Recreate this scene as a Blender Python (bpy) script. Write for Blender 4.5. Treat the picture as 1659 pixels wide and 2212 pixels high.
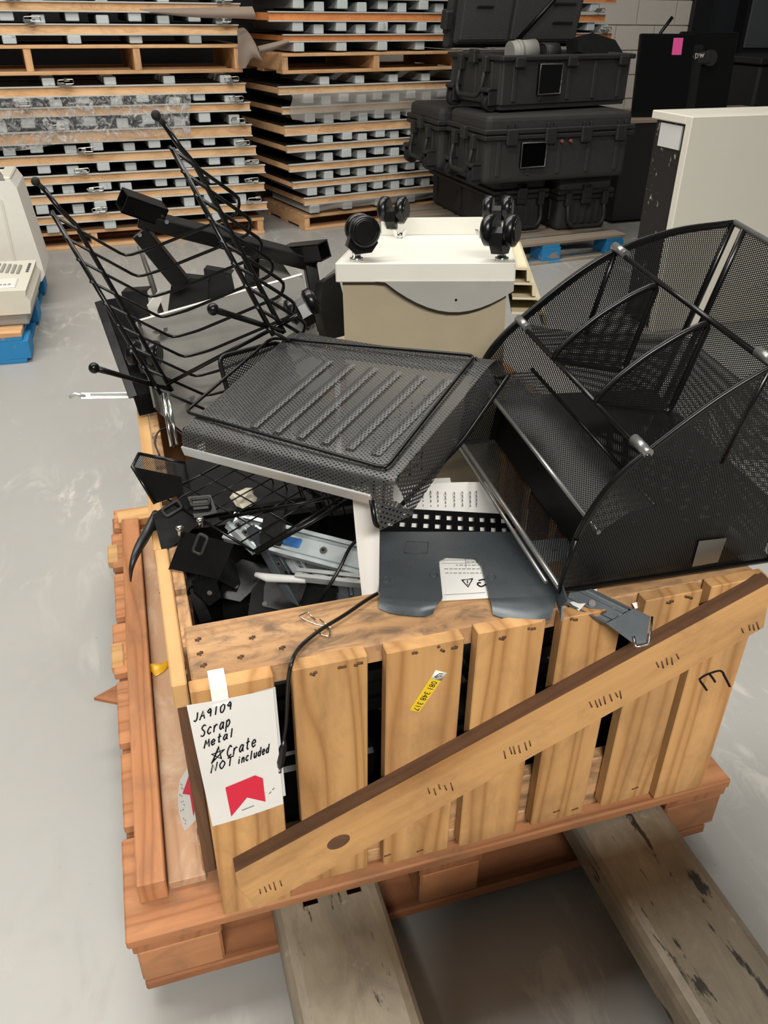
import bpy, bmesh, math, random
from mathutils import Vector as V, Matrix as Mx

for _o in list(bpy.data.objects): bpy.data.objects.remove(_o)
scene = bpy.context.scene
C = scene.collection
PI = math.pi

# ------------------------------------------------------------------ camera
W_PX, H_PX, F_PX = 1659, 2212, 1768.96
PITCH, ROLL, YAW = .5526, .0123, .3032
CAM = V((.1466, -.7518, 1.3185))
FWD = V((math.sin(YAW)*math.cos(PITCH), math.cos(YAW)*math.cos(PITCH), -math.sin(PITCH)))
_r = V((math.cos(YAW), -math.sin(YAW), 0)); _u = _r.cross(FWD)
RGT = math.cos(ROLL)*_r + math.sin(ROLL)*_u
UPV = -math.sin(ROLL)*_r + math.cos(ROLL)*_u
cd = bpy.data.cameras.new('camera'); cam = bpy.data.objects.new('camera', cd); C.objects.link(cam)
cam.matrix_world = Mx(((RGT.x, UPV.x, -FWD.x, CAM.x), (RGT.y, UPV.y, -FWD.y, CAM.y), (RGT.z, UPV.z, -FWD.z, CAM.z), (0, 0, 0, 1)))
cd.sensor_fit = 'VERTICAL'; cd.sensor_height = 24; cd.lens = 24*F_PX/H_PX; cd.clip_start = .02; cd.clip_end = 60
scene.camera = cam

# ------------------------------------------------------------------ world, lamps, exposure
wd = bpy.data.worlds.new('world'); scene.world = wd; wd.use_nodes = True
wd.node_tree.nodes['Background'].inputs[0].default_value = (1.0, .97, .92, 1)
wd.node_tree.nodes['Background'].inputs[1].default_value = .09
def area(name, loc, size, power, target=None, col=(1, .965, .90)):
    l = bpy.data.lights.new(name, 'AREA'); l.shape = 'RECTANGLE'; l.size, l.size_y = size; l.energy = power; l.color = col
    o = bpy.data.objects.new(name, l); C.objects.link(o); o.location = loc
    if target is not None: o.rotation_euler = (V(target)-V(loc)).to_track_quat('-Z', 'Y').to_euler()
    return o
area('ceiling_lamp_row', (-.1, -3.9, 4.2), (2.6, .7), 600)
area('ceiling_lamp_row', (-.8, 1.3, 4.2), (5, .7), 190)
area('ceiling_lamp_row', (1.0, 3.2, 4.2), (6, .7), 120)
vs = scene.view_settings
vs.view_transform = 'Standard'; vs.look = 'None'; vs.exposure = -.12; vs.gamma = 1.0; vs.use_curve_mapping = False

# ------------------------------------------------------------------ layout helpers: a sight line met with a real plane
def ray(x, y): return FWD + RGT*((x-829.5)/F_PX) - UPV*((y-1106)/F_PX)
def atz(x, y, z): d = ray(x, y); return CAM + d*((z-CAM.z)/d.z)
def aty(x, y, Y): d = ray(x, y); return CAM + d*((Y-CAM.y)/d.y)
def atx(x, y, X): d = ray(x, y); return CAM + d*((X-CAM.x)/d.x)

# ------------------------------------------------------------------ things and parts
def tag(o, label=None, cat=None, group=None, kind=None):
    if label: o['label'] = label
    if cat: o['category'] = cat
    if group: o['group'] = group
    if kind: o['kind'] = kind
    return o
def thing(name, label, cat, loc=(0, 0, 0), rotz=0, group=None, mat=None):
    o = bpy.data.objects.new(name, None); C.objects.link(o); o.empty_display_size = .05
    if mat is not None: o.matrix_basis = mat
    else: o.matrix_basis = Mx.Translation(V(loc)) @ Mx.Rotation(rotz, 4, 'Z')
    return tag(o, label, cat, group)
def wm(o):
    if o is None: return Mx.Identity(4)
    return wm(o.parent) @ o.matrix_basis
def link(name, me, mat, parent=None):
    o = bpy.data.objects.new(name, me); C.objects.link(o)
    if mat is not None and not me.materials: me.materials.append(M[mat] if isinstance(mat, str) else mat)
    if parent is not None: o.parent = parent
    return o
def obj(name, bm, mat, parent=None, world=False, recalc=True):
    """world=True: the bmesh is in world space and is brought into the parent's frame"""
    me = bpy.data.meshes.new(name)
    if world and parent is not None: bmesh.ops.transform(bm, matrix=wm(parent).inverted(), verts=bm.verts)
    if recalc: bmesh.ops.recalc_face_normals(bm, faces=bm.faces)
    if world and parent is None:                  # a thing that is one mesh: put its origin at its base
        lo = [min(v.co[i] for v in bm.verts) for i in range(3)]; hi = [max(v.co[i] for v in bm.verts) for i in range(3)]
        c = V(((lo[0]+hi[0])/2, (lo[1]+hi[1])/2, lo[2]))
        bmesh.ops.translate(bm, vec=-c, verts=bm.verts)
    bm.to_mesh(me); bm.free()
    o = link(name, me, mat, parent)
    if world and parent is None: o.location = c
    return o
def dup(o, parent=None):
    c = o.copy(); C.objects.link(c); c.parent = parent
    for ch in list(o.children): dup(ch, c)
    return c

# ------------------------------------------------------------------ shapes
def frame(o, x, y=None, z=None):
    """4x4 from origin and x axis plus a hint for y (or z)"""
    x = V(x).normalized()
    if z is None: z = x.cross(V(y)).normalized(); y = z.cross(x)
    else: y = V(z).cross(x).normalized(); z = x.cross(y)
    o = V(o)
    return Mx(((x.x, y.x, z.x, o.x), (x.y, y.y, z.y, o.y), (x.z, y.z, z.z, o.z), (0, 0, 0, 1)))
def box(bm, c, s, m=None, bev=0, seg=1):
    t = Mx.Translation(V(c)) @ Mx.Diagonal((s[0], s[1], s[2], 1))
    if m is not None: t = m @ t
    r = bmesh.ops.create_cube(bm, size=1, matrix=t)
    if bev:
        es = list({e for v in r['verts'] for e in v.link_edges})
        bmesh.ops.bevel(bm, geom=es, offset=bev, segments=seg, affect='EDGES', profile=.5)
def bx(bm, x0, x1, y0, y1, z0, z1, m=None, bev=0, seg=1):
    box(bm, ((x0+x1)/2, (y0+y1)/2, (z0+z1)/2), (abs(x1-x0), abs(y1-y0), abs(z1-z0)), m, bev, seg)
def tube(bm, pts, r, n=6, closed=False, caps=True, smooth=True):
    pts = [V(p) for p in pts]; k = len(pts); rings = []; up = None
    for i in range(k):
        a = pts[(i-1) % k] if (closed or i > 0) else pts[i]; b = pts[(i+1) % k] if (closed or i < k-1) else pts[i]
        t = (b-a).normalized()
        if up is None:
            up = t.orthogonal().normalized()
        up = (up - t*up.dot(t)); up = up.normalized() if up.length > 1e-6 else t.orthogonal().normalized()
        s = t.cross(up)
        rr = r[i] if isinstance(r, (list, tuple)) else r
        if 0 < i < k-1 or closed:
            c = (pts[i]-a).normalized().dot((b-pts[i]).normalized()); f = 1/max(.5, math.sqrt(max(.05, (1+c)/2)))
        else: f = 1
        rings.append([bm.verts.new(pts[i] + (up*math.cos(2*PI*j/n) + s*math.sin(2*PI*j/n))*rr) for j in range(n)])
    for i in range(k if closed else k-1):
        A, B = rings[i], rings[(i+1) % k]
        for j in range(n):
            f = bm.faces.new((A[j], A[(j+1) % n], B[(j+1) % n], B[j])); f.smooth = smooth
    if caps and not closed: bm.faces.new(rings[0][::-1]); bm.faces.new(rings[-1])
def cyl(bm, p0, p1, r, n=12, r2=None):
    tube(bm, [p0, p1], [r, r if r2 is None else r2], n)
def ball(bm, c, r, n=8, sc=(1, 1, 1), m=None):
    t = Mx.Translation(V(c)) @ Mx.Diagonal((r*sc[0], r*sc[1], r*sc[2], 1))
    if m is not None: t = m @ t
    x = bmesh.ops.create_uvsphere(bm, u_segments=n, v_segments=max(4, n//2+1), radius=1, matrix=t)
    for v in x['verts']:
        for f in v.link_faces: f.smooth = True
def prism(bm, poly, m, t0, t1):
    """2-D outline in the x/y of frame m, extruded from z=t0 to t1"""
    a = [bm.verts.new(m @ V((p[0], p[1], t0))) for p in poly]; b = [bm.verts.new(m @ V((p[0], p[1], t1))) for p in poly]
    n = len(poly); bm.faces.new(a[::-1]); bm.faces.new(b)
    for i in range(n): bm.faces.new((a[i], a[(i+1) % n], b[(i+1) % n], b[i]))
def fillet(pts, r, n=4, closed=False):
    """round the corners of a polyline"""
    pts = [V(p) for p in pts]; out = []; k = len(pts)
    for i, p in enumerate(pts):
        if not closed and i in (0, k-1): out.append(p); continue
        a = pts[(i-1) % k]; b = pts[(i+1) % k]
        rr = min(r, (a-p).length*.48, (b-p).length*.48)
        p0 = p + (a-p).normalized()*rr; p1 = p + (b-p).normalized()*rr
        for j in range(n+1):
            t = j/n; out.append(p0*(1-t)**2 + p*2*t*(1-t) + p1*t*t)
    return out
def smoothline(pts, n=8):
    """Catmull-Rom through points"""
    pts = [V(p) for p in pts]; q = [pts[0]*2-pts[1]] + pts + [pts[-1]*2-pts[-2]]; out = []
    for i in range(1, len(q)-2):
        for j in range(n):
            t = j/n; a, b, c, d = q[i-1], q[i], q[i+1], q[i+2]
            out.append(.5*((2*b) + (c-a)*t + (2*a-5*b+4*c-d)*t*t + (3*b-a-3*c+d)*t**3))
    out.append(pts[-1]); return out
def sheet(name, grid, mat, parent=None, thick=0, world=True, smooth=True):
    """surface through a grid of points, UV in metres; thick gives it a back"""
    bm = bmesh.new(); uvl = bm.loops.layers.uv.new('uv')
    grid = [[V(p) for p in r] for r in grid]; R, K = len(grid), len(grid[0])
    us = [[0]*K for _ in range(R)]; vs_ = [[0]*K for _ in range(R)]
    for i in range(R):
        for j in range(1, K): us[i][j] = us[i][j-1] + (grid[i][j]-grid[i][j-1]).length
    um = [us[R//2][j] for j in range(K)]
    for j in range(K):
        for i in range(1, R): vs_[i][j] = vs_[i-1][j] + (grid[i][j]-grid[i-1][j]).length
    def nrm(i, j):
        du = grid[i][min(j+1, K-1)]-grid[i][max(j-1, 0)]; dv = grid[min(i+1, R-1)][j]-grid[max(i-1, 0)][j]; n = du.cross(dv)
        return n.normalized() if n.length > 1e-12 else V((0, 0, 1))
    off = [[nrm(i, j)*(thick/2) for j in range(K)] for i in range(R)]
    vv = [[bm.verts.new(grid[i][j]+off[i][j]) for j in range(K)] for i in range(R)]
    layers = [(vv, 1)]
    if thick: layers.append(([[bm.verts.new(grid[i][j]-off[i][j]) for j in range(K)] for i in range(R)], -1))
    for ly, s in layers:
        for i in range(R-1):
            for j in range(K-1):
                idx = ((i, j), (i, j+1), (i+1, j+1), (i+1, j))[::s]
                f = bm.faces.new([ly[a][b] for a, b in idx]); f.smooth = smooth
                for l, (a, b) in zip(f.loops, idx): l[uvl].uv = (um[b], vs_[a][K//2])
    if thick:
        per = [(0, j) for j in range(K)] + [(i, K-1) for i in range(1, R)] + [(R-1, j) for j in range(K-2, -1, -1)] + [(i, 0) for i in range(R-2, 0, -1)]
        bk = layers[1][0]
        for q in range(len(per)):
            (a, b), (c, d) = per[q], per[(q+1) % len(per)]
            f = bm.faces.new((vv[a][b], bk[a][b], bk[c][d], vv[c][d])); f.smooth = False
            for e in f.edges: e.smooth = False
    return obj(name, bm, mat, parent, world, recalc=False)
def flat(name, pts, mat, parent=None, thick=0, world=True):
    """planar polygon with metre UVs in its own plane"""
    pts = [V(p) for p in pts]; bm = bmesh.new(); uvl = bm.loops.layers.uv.new('uv')
    f = bm.faces.new([bm.verts.new(p) for p in pts])
    x = (pts[1]-pts[0]).normalized(); n = V((0, 0, 0))
    for i in range(len(pts)): n += (pts[i]-pts[0]).cross(pts[(i+1) % len(pts)]-pts[0])
    n.normalize(); y = n.cross(x)
    for l in f.loops: d = l.vert.co-pts[0]; l[uvl].uv = (d.dot(x), d.dot(y))
    if thick:
        r = bmesh.ops.extrude_face_region(bm, geom=[f]); bmesh.ops.translate(bm, vec=n*thick, verts=[v for v in r['geom'] if isinstance(v, bmesh.types.BMVert)])
    return obj(name, bm, mat, parent, world)
_boards = {}
def board(name, parent, p0, p1, wdir, w, t, mat, bev=.0012, var=None):
    """plank from p0 to p1 (centre line), w wide along wdir, t thick; grain runs along its local X"""
    p0 = V(p0); p1 = V(p1); L = (p1-p0).length
    key = (round(L, 4), round(w, 4), round(t, 4), mat, bev)
    if key not in _boards:
        bm = bmesh.new(); box(bm, (0, 0, 0), (L, w, t), None, bev); me = bpy.data.meshes.new(name)
        bm.to_mesh(me); bm.free(); me.materials.append(M[mat]); _boards[key] = me
    o = bpy.data.objects.new(name, _boards[key]); C.objects.link(o); o.parent = parent
    m = frame((p0+p1)/2, p1-p0, wdir)
    o.matrix_basis = wm(parent).inverted() @ m if parent is not None else m
    return o
def bb(name, parent, x0, x1, y0, y1, z0, z1, mat, along='x', bev=.0012, m=None):
    """axis-aligned plank by its bounds (in frame m), grain along the given axis"""
    c = V(((x0+x1)/2, (y0+y1)/2, (z0+z1)/2)); s = (x1-x0, y1-y0, z1-z0)
    a = {'x': (V((1, 0, 0)), V((0, 1, 0)), s[0], s[1], s[2]), 'y': (V((0, 1, 0)), V((1, 0, 0)), s[1], s[0], s[2]), 'z': (V((0, 0, 1)), V((1, 0, 0)), s[2], s[0], s[1])}[along]
    p0, p1 = c-a[0]*a[2]/2, c+a[0]*a[2]/2; wdv = a[1]
    if m is not None: p0 = m @ p0; p1 = m @ p1; wdv = m.to_3x3() @ wdv
    return board(name, parent, p0, p1, wdv, a[3], a[4], mat, bev)
def ordinal(i): return ['lowest', 'second', 'third', 'fourth', 'fifth', 'sixth', 'seventh', 'eighth', 'ninth', 'tenth', 'eleventh', 'twelfth', 'thirteenth', 'fourteenth'][i]

# ------------------------------------------------------------------ materials
M = {}
def lin(c):
    c = c.lstrip('#'); v = [int(c[i:i+2], 16)/255 for i in (0, 2, 4)]
    return tuple([(x/12.92 if x <= .04045 else ((x+.055)/1.055)**2.4) for x in v] + [1])
class NT:
    def __init__(s, name):
        s.m = bpy.data.materials.new(name); s.m.use_nodes = True; s.t = s.m.node_tree; s.b = s.t.nodes['Principled BSDF']; M[name] = s.m
        s.out = s.t.nodes['Material Output']
    def n(s, kind, **kw):
        x = s.t.nodes.new(kind)
        for k, v in kw.items():
            if k.startswith('i_'): x.inputs[k[2:].replace('_', ' ')].default_value = v
            elif k.startswith('x'): x.inputs[int(k[1:])].default_value = v
            else: setattr(x, k, v)
        return x
    def l(s, a, b): s.t.links.new(a, b)
    def math(s, op, a, b=None, c=None):
        x = s.t.nodes.new('ShaderNodeMath'); x.operation = op
        for i, v in enumerate((a, b, c)):
            if v is None: continue
            if isinstance(v, (int, float)): x.inputs[i].default_value = v
            else: s.l(v, x.inputs[i])
        return x.outputs[0]
    def ramp(s, fac, stops):
        x = s.t.nodes.new('ShaderNodeValToRGB'); e = x.color_ramp.elements
        while len(e) < len(stops): e.new(.5)
        for k, (p, c) in zip(e, stops): k.position = p; k.color = lin(c) if isinstance(c, str) else (c, c, c, 1)
        s.l(fac, x.inputs[0]); return x.outputs[0]
    def mix(s, fac, a, b, mode='MIX'):
        x = s.t.nodes.new('ShaderNodeMix'); x.data_type = 'RGBA'; x.blend_type = mode
        for sock, v in ((x.inputs[0], fac), (x.inputs[6], a), (x.inputs[7], b)):
            if isinstance(v, (int, float)): sock.default_value = v
            elif isinstance(v, str): sock.default_value = lin(v)
            elif isinstance(v, tuple): sock.default_value = v
            else: s.l(v, sock)
        return x.outputs[2]
    def coord(s, scale=(1, 1, 1), kind='Object', rnd=0):
        tc = s.t.nodes.new('ShaderNodeTexCoord'); v = tc.outputs[kind]
        if rnd:
            oi = s.t.nodes.new('ShaderNodeObjectInfo'); a = s.t.nodes.new('ShaderNodeVectorMath'); a.operation = 'ADD'
            cb = s.t.nodes.new('ShaderNodeCombineXYZ'); k = s.math('MULTIPLY', oi.outputs['Random'], rnd)
            s.l(k, cb.inputs[0]); s.l(k, cb.inputs[1]); s.l(k, cb.inputs[2]); s.l(v, a.inputs[0]); s.l(cb.outputs[0], a.inputs[1]); v = a.outputs[0]
        mp = s.t.nodes.new('ShaderNodeMapping'); mp.inputs['Scale'].default_value = scale; s.l(v, mp.inputs['Vector']); return mp.outputs[0]
    def noise(s, vec, scale, detail=3, rough=.55, dist=0):
        x = s.t.nodes.new('ShaderNodeTexNoise'); x.inputs['Scale'].default_value = scale; x.inputs['Detail'].default_value = detail
        x.inputs['Roughness'].default_value = rough; x.inputs['Distortion'].default_value = dist
        s.l(vec, x.inputs['Vector']); return x.outputs['Fac']
    def bump(s, h, strength=.3, dist=.002):
        x = s.t.nodes.new('ShaderNodeBump'); x.inputs['Strength'].default_value = strength; x.inputs['Distance'].default_value = dist
        s.l(h, x.inputs['Height']); s.l(x.outputs[0], s.b.inputs['Normal'])
    def set(s, col=None, rough=.5, metal=0, spec=None):
        if col is not None:
            if isinstance(col, str): s.b.inputs['Base Color'].default_value = lin(col)
            else: s.l(col, s.b.inputs['Base Color'])
        if isinstance(rough, (int, float)): s.b.inputs['Roughness'].default_value = rough
        else: s.l(rough, s.b.inputs['Roughness'])
        s.b.inputs['Metallic'].default_value = metal
        if spec is not None: s.b.inputs['Specular IOR Level'].default_value = spec
        return s
def plain(name, col, rough=.5, metal=0, spec=None, grime=.12, sc=30):
    """painted or moulded surface with faint mottling"""
    k = NT(name); v = k.coord(); n = k.noise(v, sc, 4)
    c = lin(col); d = tuple(x*(1-grime) for x in c[:3])+(1,); e = tuple(min(1, x*(1+grime)) for x in c[:3])+(1,)
    k.set(k.mix(n, d, e), k.math('MULTIPLY_ADD', n, .15, rough-.075), metal, spec); return k
def wood(name, light, dark, dirt=None, dirt_amt=.0, ring=5.5, rough=.7, streak=.5, dsc=9):
    k = NT(name); v = k.coord((.55, 1, 1), rnd=37)
    w = k.n('ShaderNodeTexWave', wave_type='BANDS', bands_direction='Y', i_Scale=ring, i_Distortion=9, i_Detail=2.5, i_Detail_Scale=1.1)
    v2 = k.coord((.13, 1, .5), rnd=37); k.l(v2, w.inputs['Vector'])
    g = k.ramp(w.outputs['Fac'], [(.0, 0.), (.5, .3), (.8, 1.), (.98, .35)])
    f = k.noise(k.coord((2.2, 55, 55), rnd=19), 1.0, 4, .65)
    b = k.noise(v, 5, 2)
    t = k.math('MULTIPLY_ADD', g, 1.0*streak, k.math('MULTIPLY', k.ramp(f, [(.3, 0.), (.75, 1.)]), .42*streak))
    c = k.mix(t, light, dark)
    c = k.mix(k.math('MULTIPLY', b, .22), c, dark)
    if dirt:
        n = k.noise(k.coord((.7, 1.4, 1.4), rnd=11), dsc, 6, .68, .6); c = k.mix(k.math('MULTIPLY', k.ramp(n, [(.46, 0.), (.66, 1.)]), dirt_amt), c, dirt)
    oi = k.t.nodes.new('ShaderNodeObjectInfo')
    hs = k.n('ShaderNodeHueSaturation'); k.l(c, hs.inputs['Color']); k.l(k.math('MULTIPLY_ADD', oi.outputs['Random'], .22, .89), hs.inputs['Value'])
    k.set(hs.outputs[0], rough, 0, .3); k.bump(t, .25, .0012); return k
wood('pine', '#cfa26c', '#8a5a2c', '#7d5f42', .4, streak=.58)
wood('pine_dirty', '#c9a074', '#8c6340', '#655344', .85, dsc=22)
wood('pine_stained', '#6a4c36', '#4c3526', '#3a2a20', .4)
wood('pallet_wood', '#c38a60', '#8f5835', '#7f614b', .55, streak=.6)
wood('pallet_wood_dark', '#a8714c', '#7d4c30', '#5f4331', .4)
wood('plank_dusty', '#b59274', '#957155', '#cbb7a0', .55, streak=.6)
wood('rail_yellow', '#cda673', '#a5763f', '#b08a5c', .4)
wood('ply', '#e8bf92', '#c08c5a', '#9a744e', .35, ring=30)
wood('ply_orange', '#e59a60', '#c8743c', '#a86c44', .3, ring=30)
wood('stack_pallet', '#deb488', '#b58254', '#8f6d4b', .35)
wood('grey_weathered', '#9a8f80', '#77695a', '#8e7760', .4)
def painted_wood(name, paint, bare, amt):
    k = NT(name); n = k.noise(k.coord((.6, 1.5, 1.5), rnd=23), 11, 7, .7, .4)
    k.set(k.mix(k.ramp(n, [(amt, 0.), (amt+.05, 1.)]), paint, bare), .6, 0, .3); k.bump(n, .3, .002)
painted_wood('blue_paint', '#2b7fb5', '#8f8273', .60)
painted_wood('blue_deck', '#5b8db0', '#9d9282', .42)
painted_wood('runner_grey', '#bfc4c4', '#9c9f9e', .62)
plain('steel_sheet', '#c4c4bf', .5, .1)
plain('face_gap_shade', '#2a211b', .5, 0, .3, grime=.3, sc=8)
plain('galv', '#c3c6c5', .3, .55, grime=.2, sc=18)
plain('slide_steel', '#c0c8ca', .32, .35, grime=.2, sc=24)
plain('dark_steel', '#454b4f', .28, .3, grime=.25, sc=16)
plain('sleeve_grey', '#8a8a88', .3, .7, grime=.1)
plain('lip_beige', '#d2c6a6', .5, 0, grime=.05)
plain('chrome', '#d6d6d2', .16, 1.0, grime=.05)
plain('black_metal', '#0a0a0a', .36, 0, .3, grime=.3)
plain('black_satin', '#0b0b0c', .28, 0, .4, grime=.25)
plain('black_rod', '#191919', .25, .5, grime=.2)
plain('black_plastic', '#161617', .42, 0, grime=.25)
plain('case_plastic', '#323130', .62, 0, .3, grime=.22, sc=45)
plain('case_trim', '#282827', .5, 0, .3, grime=.25)
plain('foam_grey', '#454545', .95, 0, .1, grime=.3, sc=120)
plain('cart_grey', '#d5d3c9', .42, 0, grime=.04)
plain('cart_beige', '#9f937b', .45, 0, grime=.06)
plain('cart_fascia_grey', '#989690', .45, 0, grime=.05)  # mid grey of the cart's curved fascia
plain('steel_grey', '#5f5d58', .4, .35, grime=.12)
plain('office_white', '#dcdad2', .5, 0, grime=.05)
plain('office_beige', '#d0ccbd', .55, 0, grime=.06)
plain('office_grey', '#8d8c86', .55, 0, grime=.1)
plain('white_enamel', '#d7d3c6', .45, 0, grime=.03, sc=6)
plain('rubber', '#242424', .7, 0, .2, grime=.2)
plain('cable_black', '#101010', .35, 0, grime=.1)
plain('paper', '#dcdad6', .85, 0, .2, grime=.03)
plain('paper_grey', '#c9c8c6', .85, 0, .2, grime=.05)
plain('ink', '#17171c', .8, 0, .1, grime=.05)
plain('ink_grey', '#6d6d70', .8, 0, .1)
plain('red_print', '#cf2f44', .7, 0, .2, grime=.04)
plain('sticker_yellow', '#e3c02c', .55, 0, grime=.04)
plain('sticker_white', '#e6e4dc', .5, 0, grime=.03)
plain('pink_note', '#e8559c', .7, 0, grime=.03)
plain('blue_plastic', '#3d6fb0', .4, 0, grime=.08)
plain('clear_yellow', '#d9a51e', .3, 0, grime=.25)
plain('brown_paper', '#8a7c70', .85, 0, .2, grime=.12, sc=8)
plain('foam_white', '#d9d0bd', .9, 0, .2, grime=.1)
plain('screen', '#060607', .12, 0, .5, grime=.1)
plain('dark_room', '#23262b', .7, 0, grime=.1)
plain('door_dark', '#17181b', .5, 0, grime=.1)
plain('door_panel', '#565b5c', .35, .2, grime=.1, sc=5)
plain('red_plastic', '#7a443f', .5, 0)
plain('window_plastic', '#4c4c4e', .12, 0, .6)

# floor: sealed light grey concrete, scuffed and slightly glossy
k = NT('concrete'); v = k.coord()
a = k.noise(v, 1.3, 5, .6); b = k.noise(v, 14, 6, .7, .5)
c = k.mix(k.math('MULTIPLY', a, .8), '#989794', '#a7a5a0')
scf = k.ramp(k.noise(k.coord((1, .35, 1)), 10, 8, .75, 1.2), [(.52, 0.), (.62, 1.)])
patch = k.ramp(k.noise(v, 1.1, 2), [(.48, 0.), (.62, 1.)])
c = k.mix(k.math('MULTIPLY', k.math('MULTIPLY', scf, patch), .75), c, '#c4c1b9')
spk = k.ramp(k.noise(v, 60, 3, .6), [(.24, 1.), (.30, 0.)])
c = k.mix(k.math('MULTIPLY', spk, .5), c, '#7d776c')
c = k.mix(k.math('MULTIPLY', k.ramp(b, [(.5, 0.), (.75, 1.)]), .25), c, '#9f9b92')
k.set(c, k.math('MULTIPLY_ADD', scf, .25, .36), 0, .4); k.bump(b, .12, .002)

# worn paint of the pallet-jack forks
k = NT('fork_paint'); v = k.coord()
n = k.noise(k.coord((2, .7, 2)), 9, 8, .72, .7); n2 = k.noise(v, 26, 6, .7)
c = k.mix(k.ramp(n, [(.35, 0.), (.7, 1.)]), '#9a8f7c', '#776e60')
c = k.mix(k.ramp(k.noise(k.coord((2.5, .5, 2.5)), 13, 7, .7, .3), [(.595, 0.), (.635, 1.)]), c, '#332f28')
c = k.mix(k.math('MULTIPLY', k.ramp(n2, [(.6, 0.), (.75, 1.)]), .5), c, '#c4bba6')
k.set(c, .5, .1); k.bump(n, .3, .002)

# black cabinet side with paint scraped to white
k = NT('scuffed_black'); v = k.coord((1, 1, .35))
k.set(k.mix(k.ramp(k.noise(v, 34, 5, .7), [(.63, 0.), (.66, 1.)]), '#1d1c1b', '#b9b5aa'), .5)
# wall paint on concrete block
k = NT('block_paint'); v = k.coord(); n = k.noise(v, 40, 5, .7)
k.set(k.mix(n, '#d3cbc1', '#e0d8ce'), .75); k.bump(n, .4, .004)
plain('mortar', '#d0c8be', .9, 0, .2)

# expanded metal mesh: diamond holes cut by the material, pattern in sheet metres
def mesh_mat(name, pu, pv, thr, col, rough=.35, metal=.5):
    k = NT(name)
    uv = k.t.nodes.new('ShaderNodeUVMap'); uv.uv_map = 'uv'; sp = k.t.nodes.new('ShaderNodeSeparateXYZ'); k.l(uv.outputs[0], sp.inputs[0])
    fu = k.math('ABSOLUTE', k.math('SUBTRACT', k.math('FRACT', k.math('DIVIDE', sp.outputs[0], pu)), .5))
    fv = k.math('ABSOLUTE', k.math('SUBTRACT', k.math('FRACT', k.math('DIVIDE', sp.outputs[1], pv)), .5))
    d = k.math('ABSOLUTE', k.math('SUBTRACT', k.math('ADD', fu, fv), .5))
    hole = k.math('GREATER_THAN', d, thr)
    k.set(col, rough, metal)
    tr = k.t.nodes.new('ShaderNodeBsdfTransparent'); mx = k.t.nodes.new('ShaderNodeMixShader')
    k.l(hole, mx.inputs[0]); k.l(k.b.outputs[0], mx.inputs[1]); k.l(tr.outputs[0], mx.inputs[2]); k.l(mx.outputs[0], k.out.inputs['Surface'])
mesh_mat('mesh_tray', .0092, .0050, .28, '#474747')
mesh_mat('mesh_fine', .0062, .0038, .23, '#1e1e1e')
mesh_mat('mesh_dense', .0062, .0038, .40, '#161616')
mesh_mat('mesh_plate', .0040, .0026, .20, '#8d8d88', .3, .8)
# stretch film
k = NT('film'); v = k.coord((1, 1, 1)); n = k.noise(v, 20, 6, .7, 1.6)
k.set('#ffffff', .14, 0, .8); k.bump(n, 1.0, .05)
tr = k.t.nodes.new('ShaderNodeBsdfTransparent'); mx = k.t.nodes.new('ShaderNodeMixShader')
k.l(k.ramp(n, [(.38, .10), (.50, .22), (.58, .75)]), mx.inputs[0]); k.l(tr.outputs[0], mx.inputs[1]); k.l(k.b.outputs[0], mx.inputs[2]); k.l(mx.outputs[0], k.out.inputs['Surface'])
k = NT('film_dull'); k.set('#a09a92', .5, 0, .4)
tr = k.t.nodes.new('ShaderNodeBsdfTransparent'); mx = k.t.nodes.new('ShaderNodeMixShader'); mx.inputs[0].default_value = .5
k.l(tr.outputs[0], mx.inputs[1]); k.l(k.b.outputs[0], mx.inputs[2]); k.l(mx.outputs[0], k.out.inputs['Surface'])

# ================================================================== the setting
bm = bmesh.new(); bx(bm, -5, 8, -3.5, 7.3, -.12, 0); tag(obj('floor', bm, 'concrete'), kind='structure')
WY = 6.9
wall = bmesh.new(); bx(wall, -5, 5.45, WY+.02, WY+.2, 0, 3.2); wall = tag(obj('wall_back', wall, 'mortar'), kind='structure')
bme = None
for r in range(14):                       # painted concrete blocks, laid in running bond
    z0 = r*.2
    for q in range(7):
        x0 = 2.9 + q*.4 - (.2 if r % 2 else 0); x1 = min(x0+.392, 5.45)
        if x1-x0 < .05 or z0 < .3: continue
        bb('block', wall, x0, x1, WY-.004, WY+.03, z0+.004, z0+.196, 'block_paint', 'x', .003)
bm = bmesh.new(); bx(bm, 5.45, 5.62, WY-.05, WY+.2, 0, 3.2, bev=.004); tag(obj('trim_1', bm, 'door_dark'), kind='structure')
bm = bmesh.new(); bx(bm, 6.05, 8, WY-.02, WY+.15, 0, 3.2); d1 = tag(obj('wall_right', bm, 'door_dark'), kind='structure')
bm = bmesh.new(); bx(bm, 5.62, 6.05, WY+.12, WY+.2, 0, 3.2); dr = tag(obj('door_1', bm, 'dark_room'), kind='structure')
bm = bmesh.new(); bx(bm, 6.08, 7.9, WY-.045, WY-.022, 1.02, 2.6, bev=.004); obj('panel', bm, 'door_panel', d1)

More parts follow.
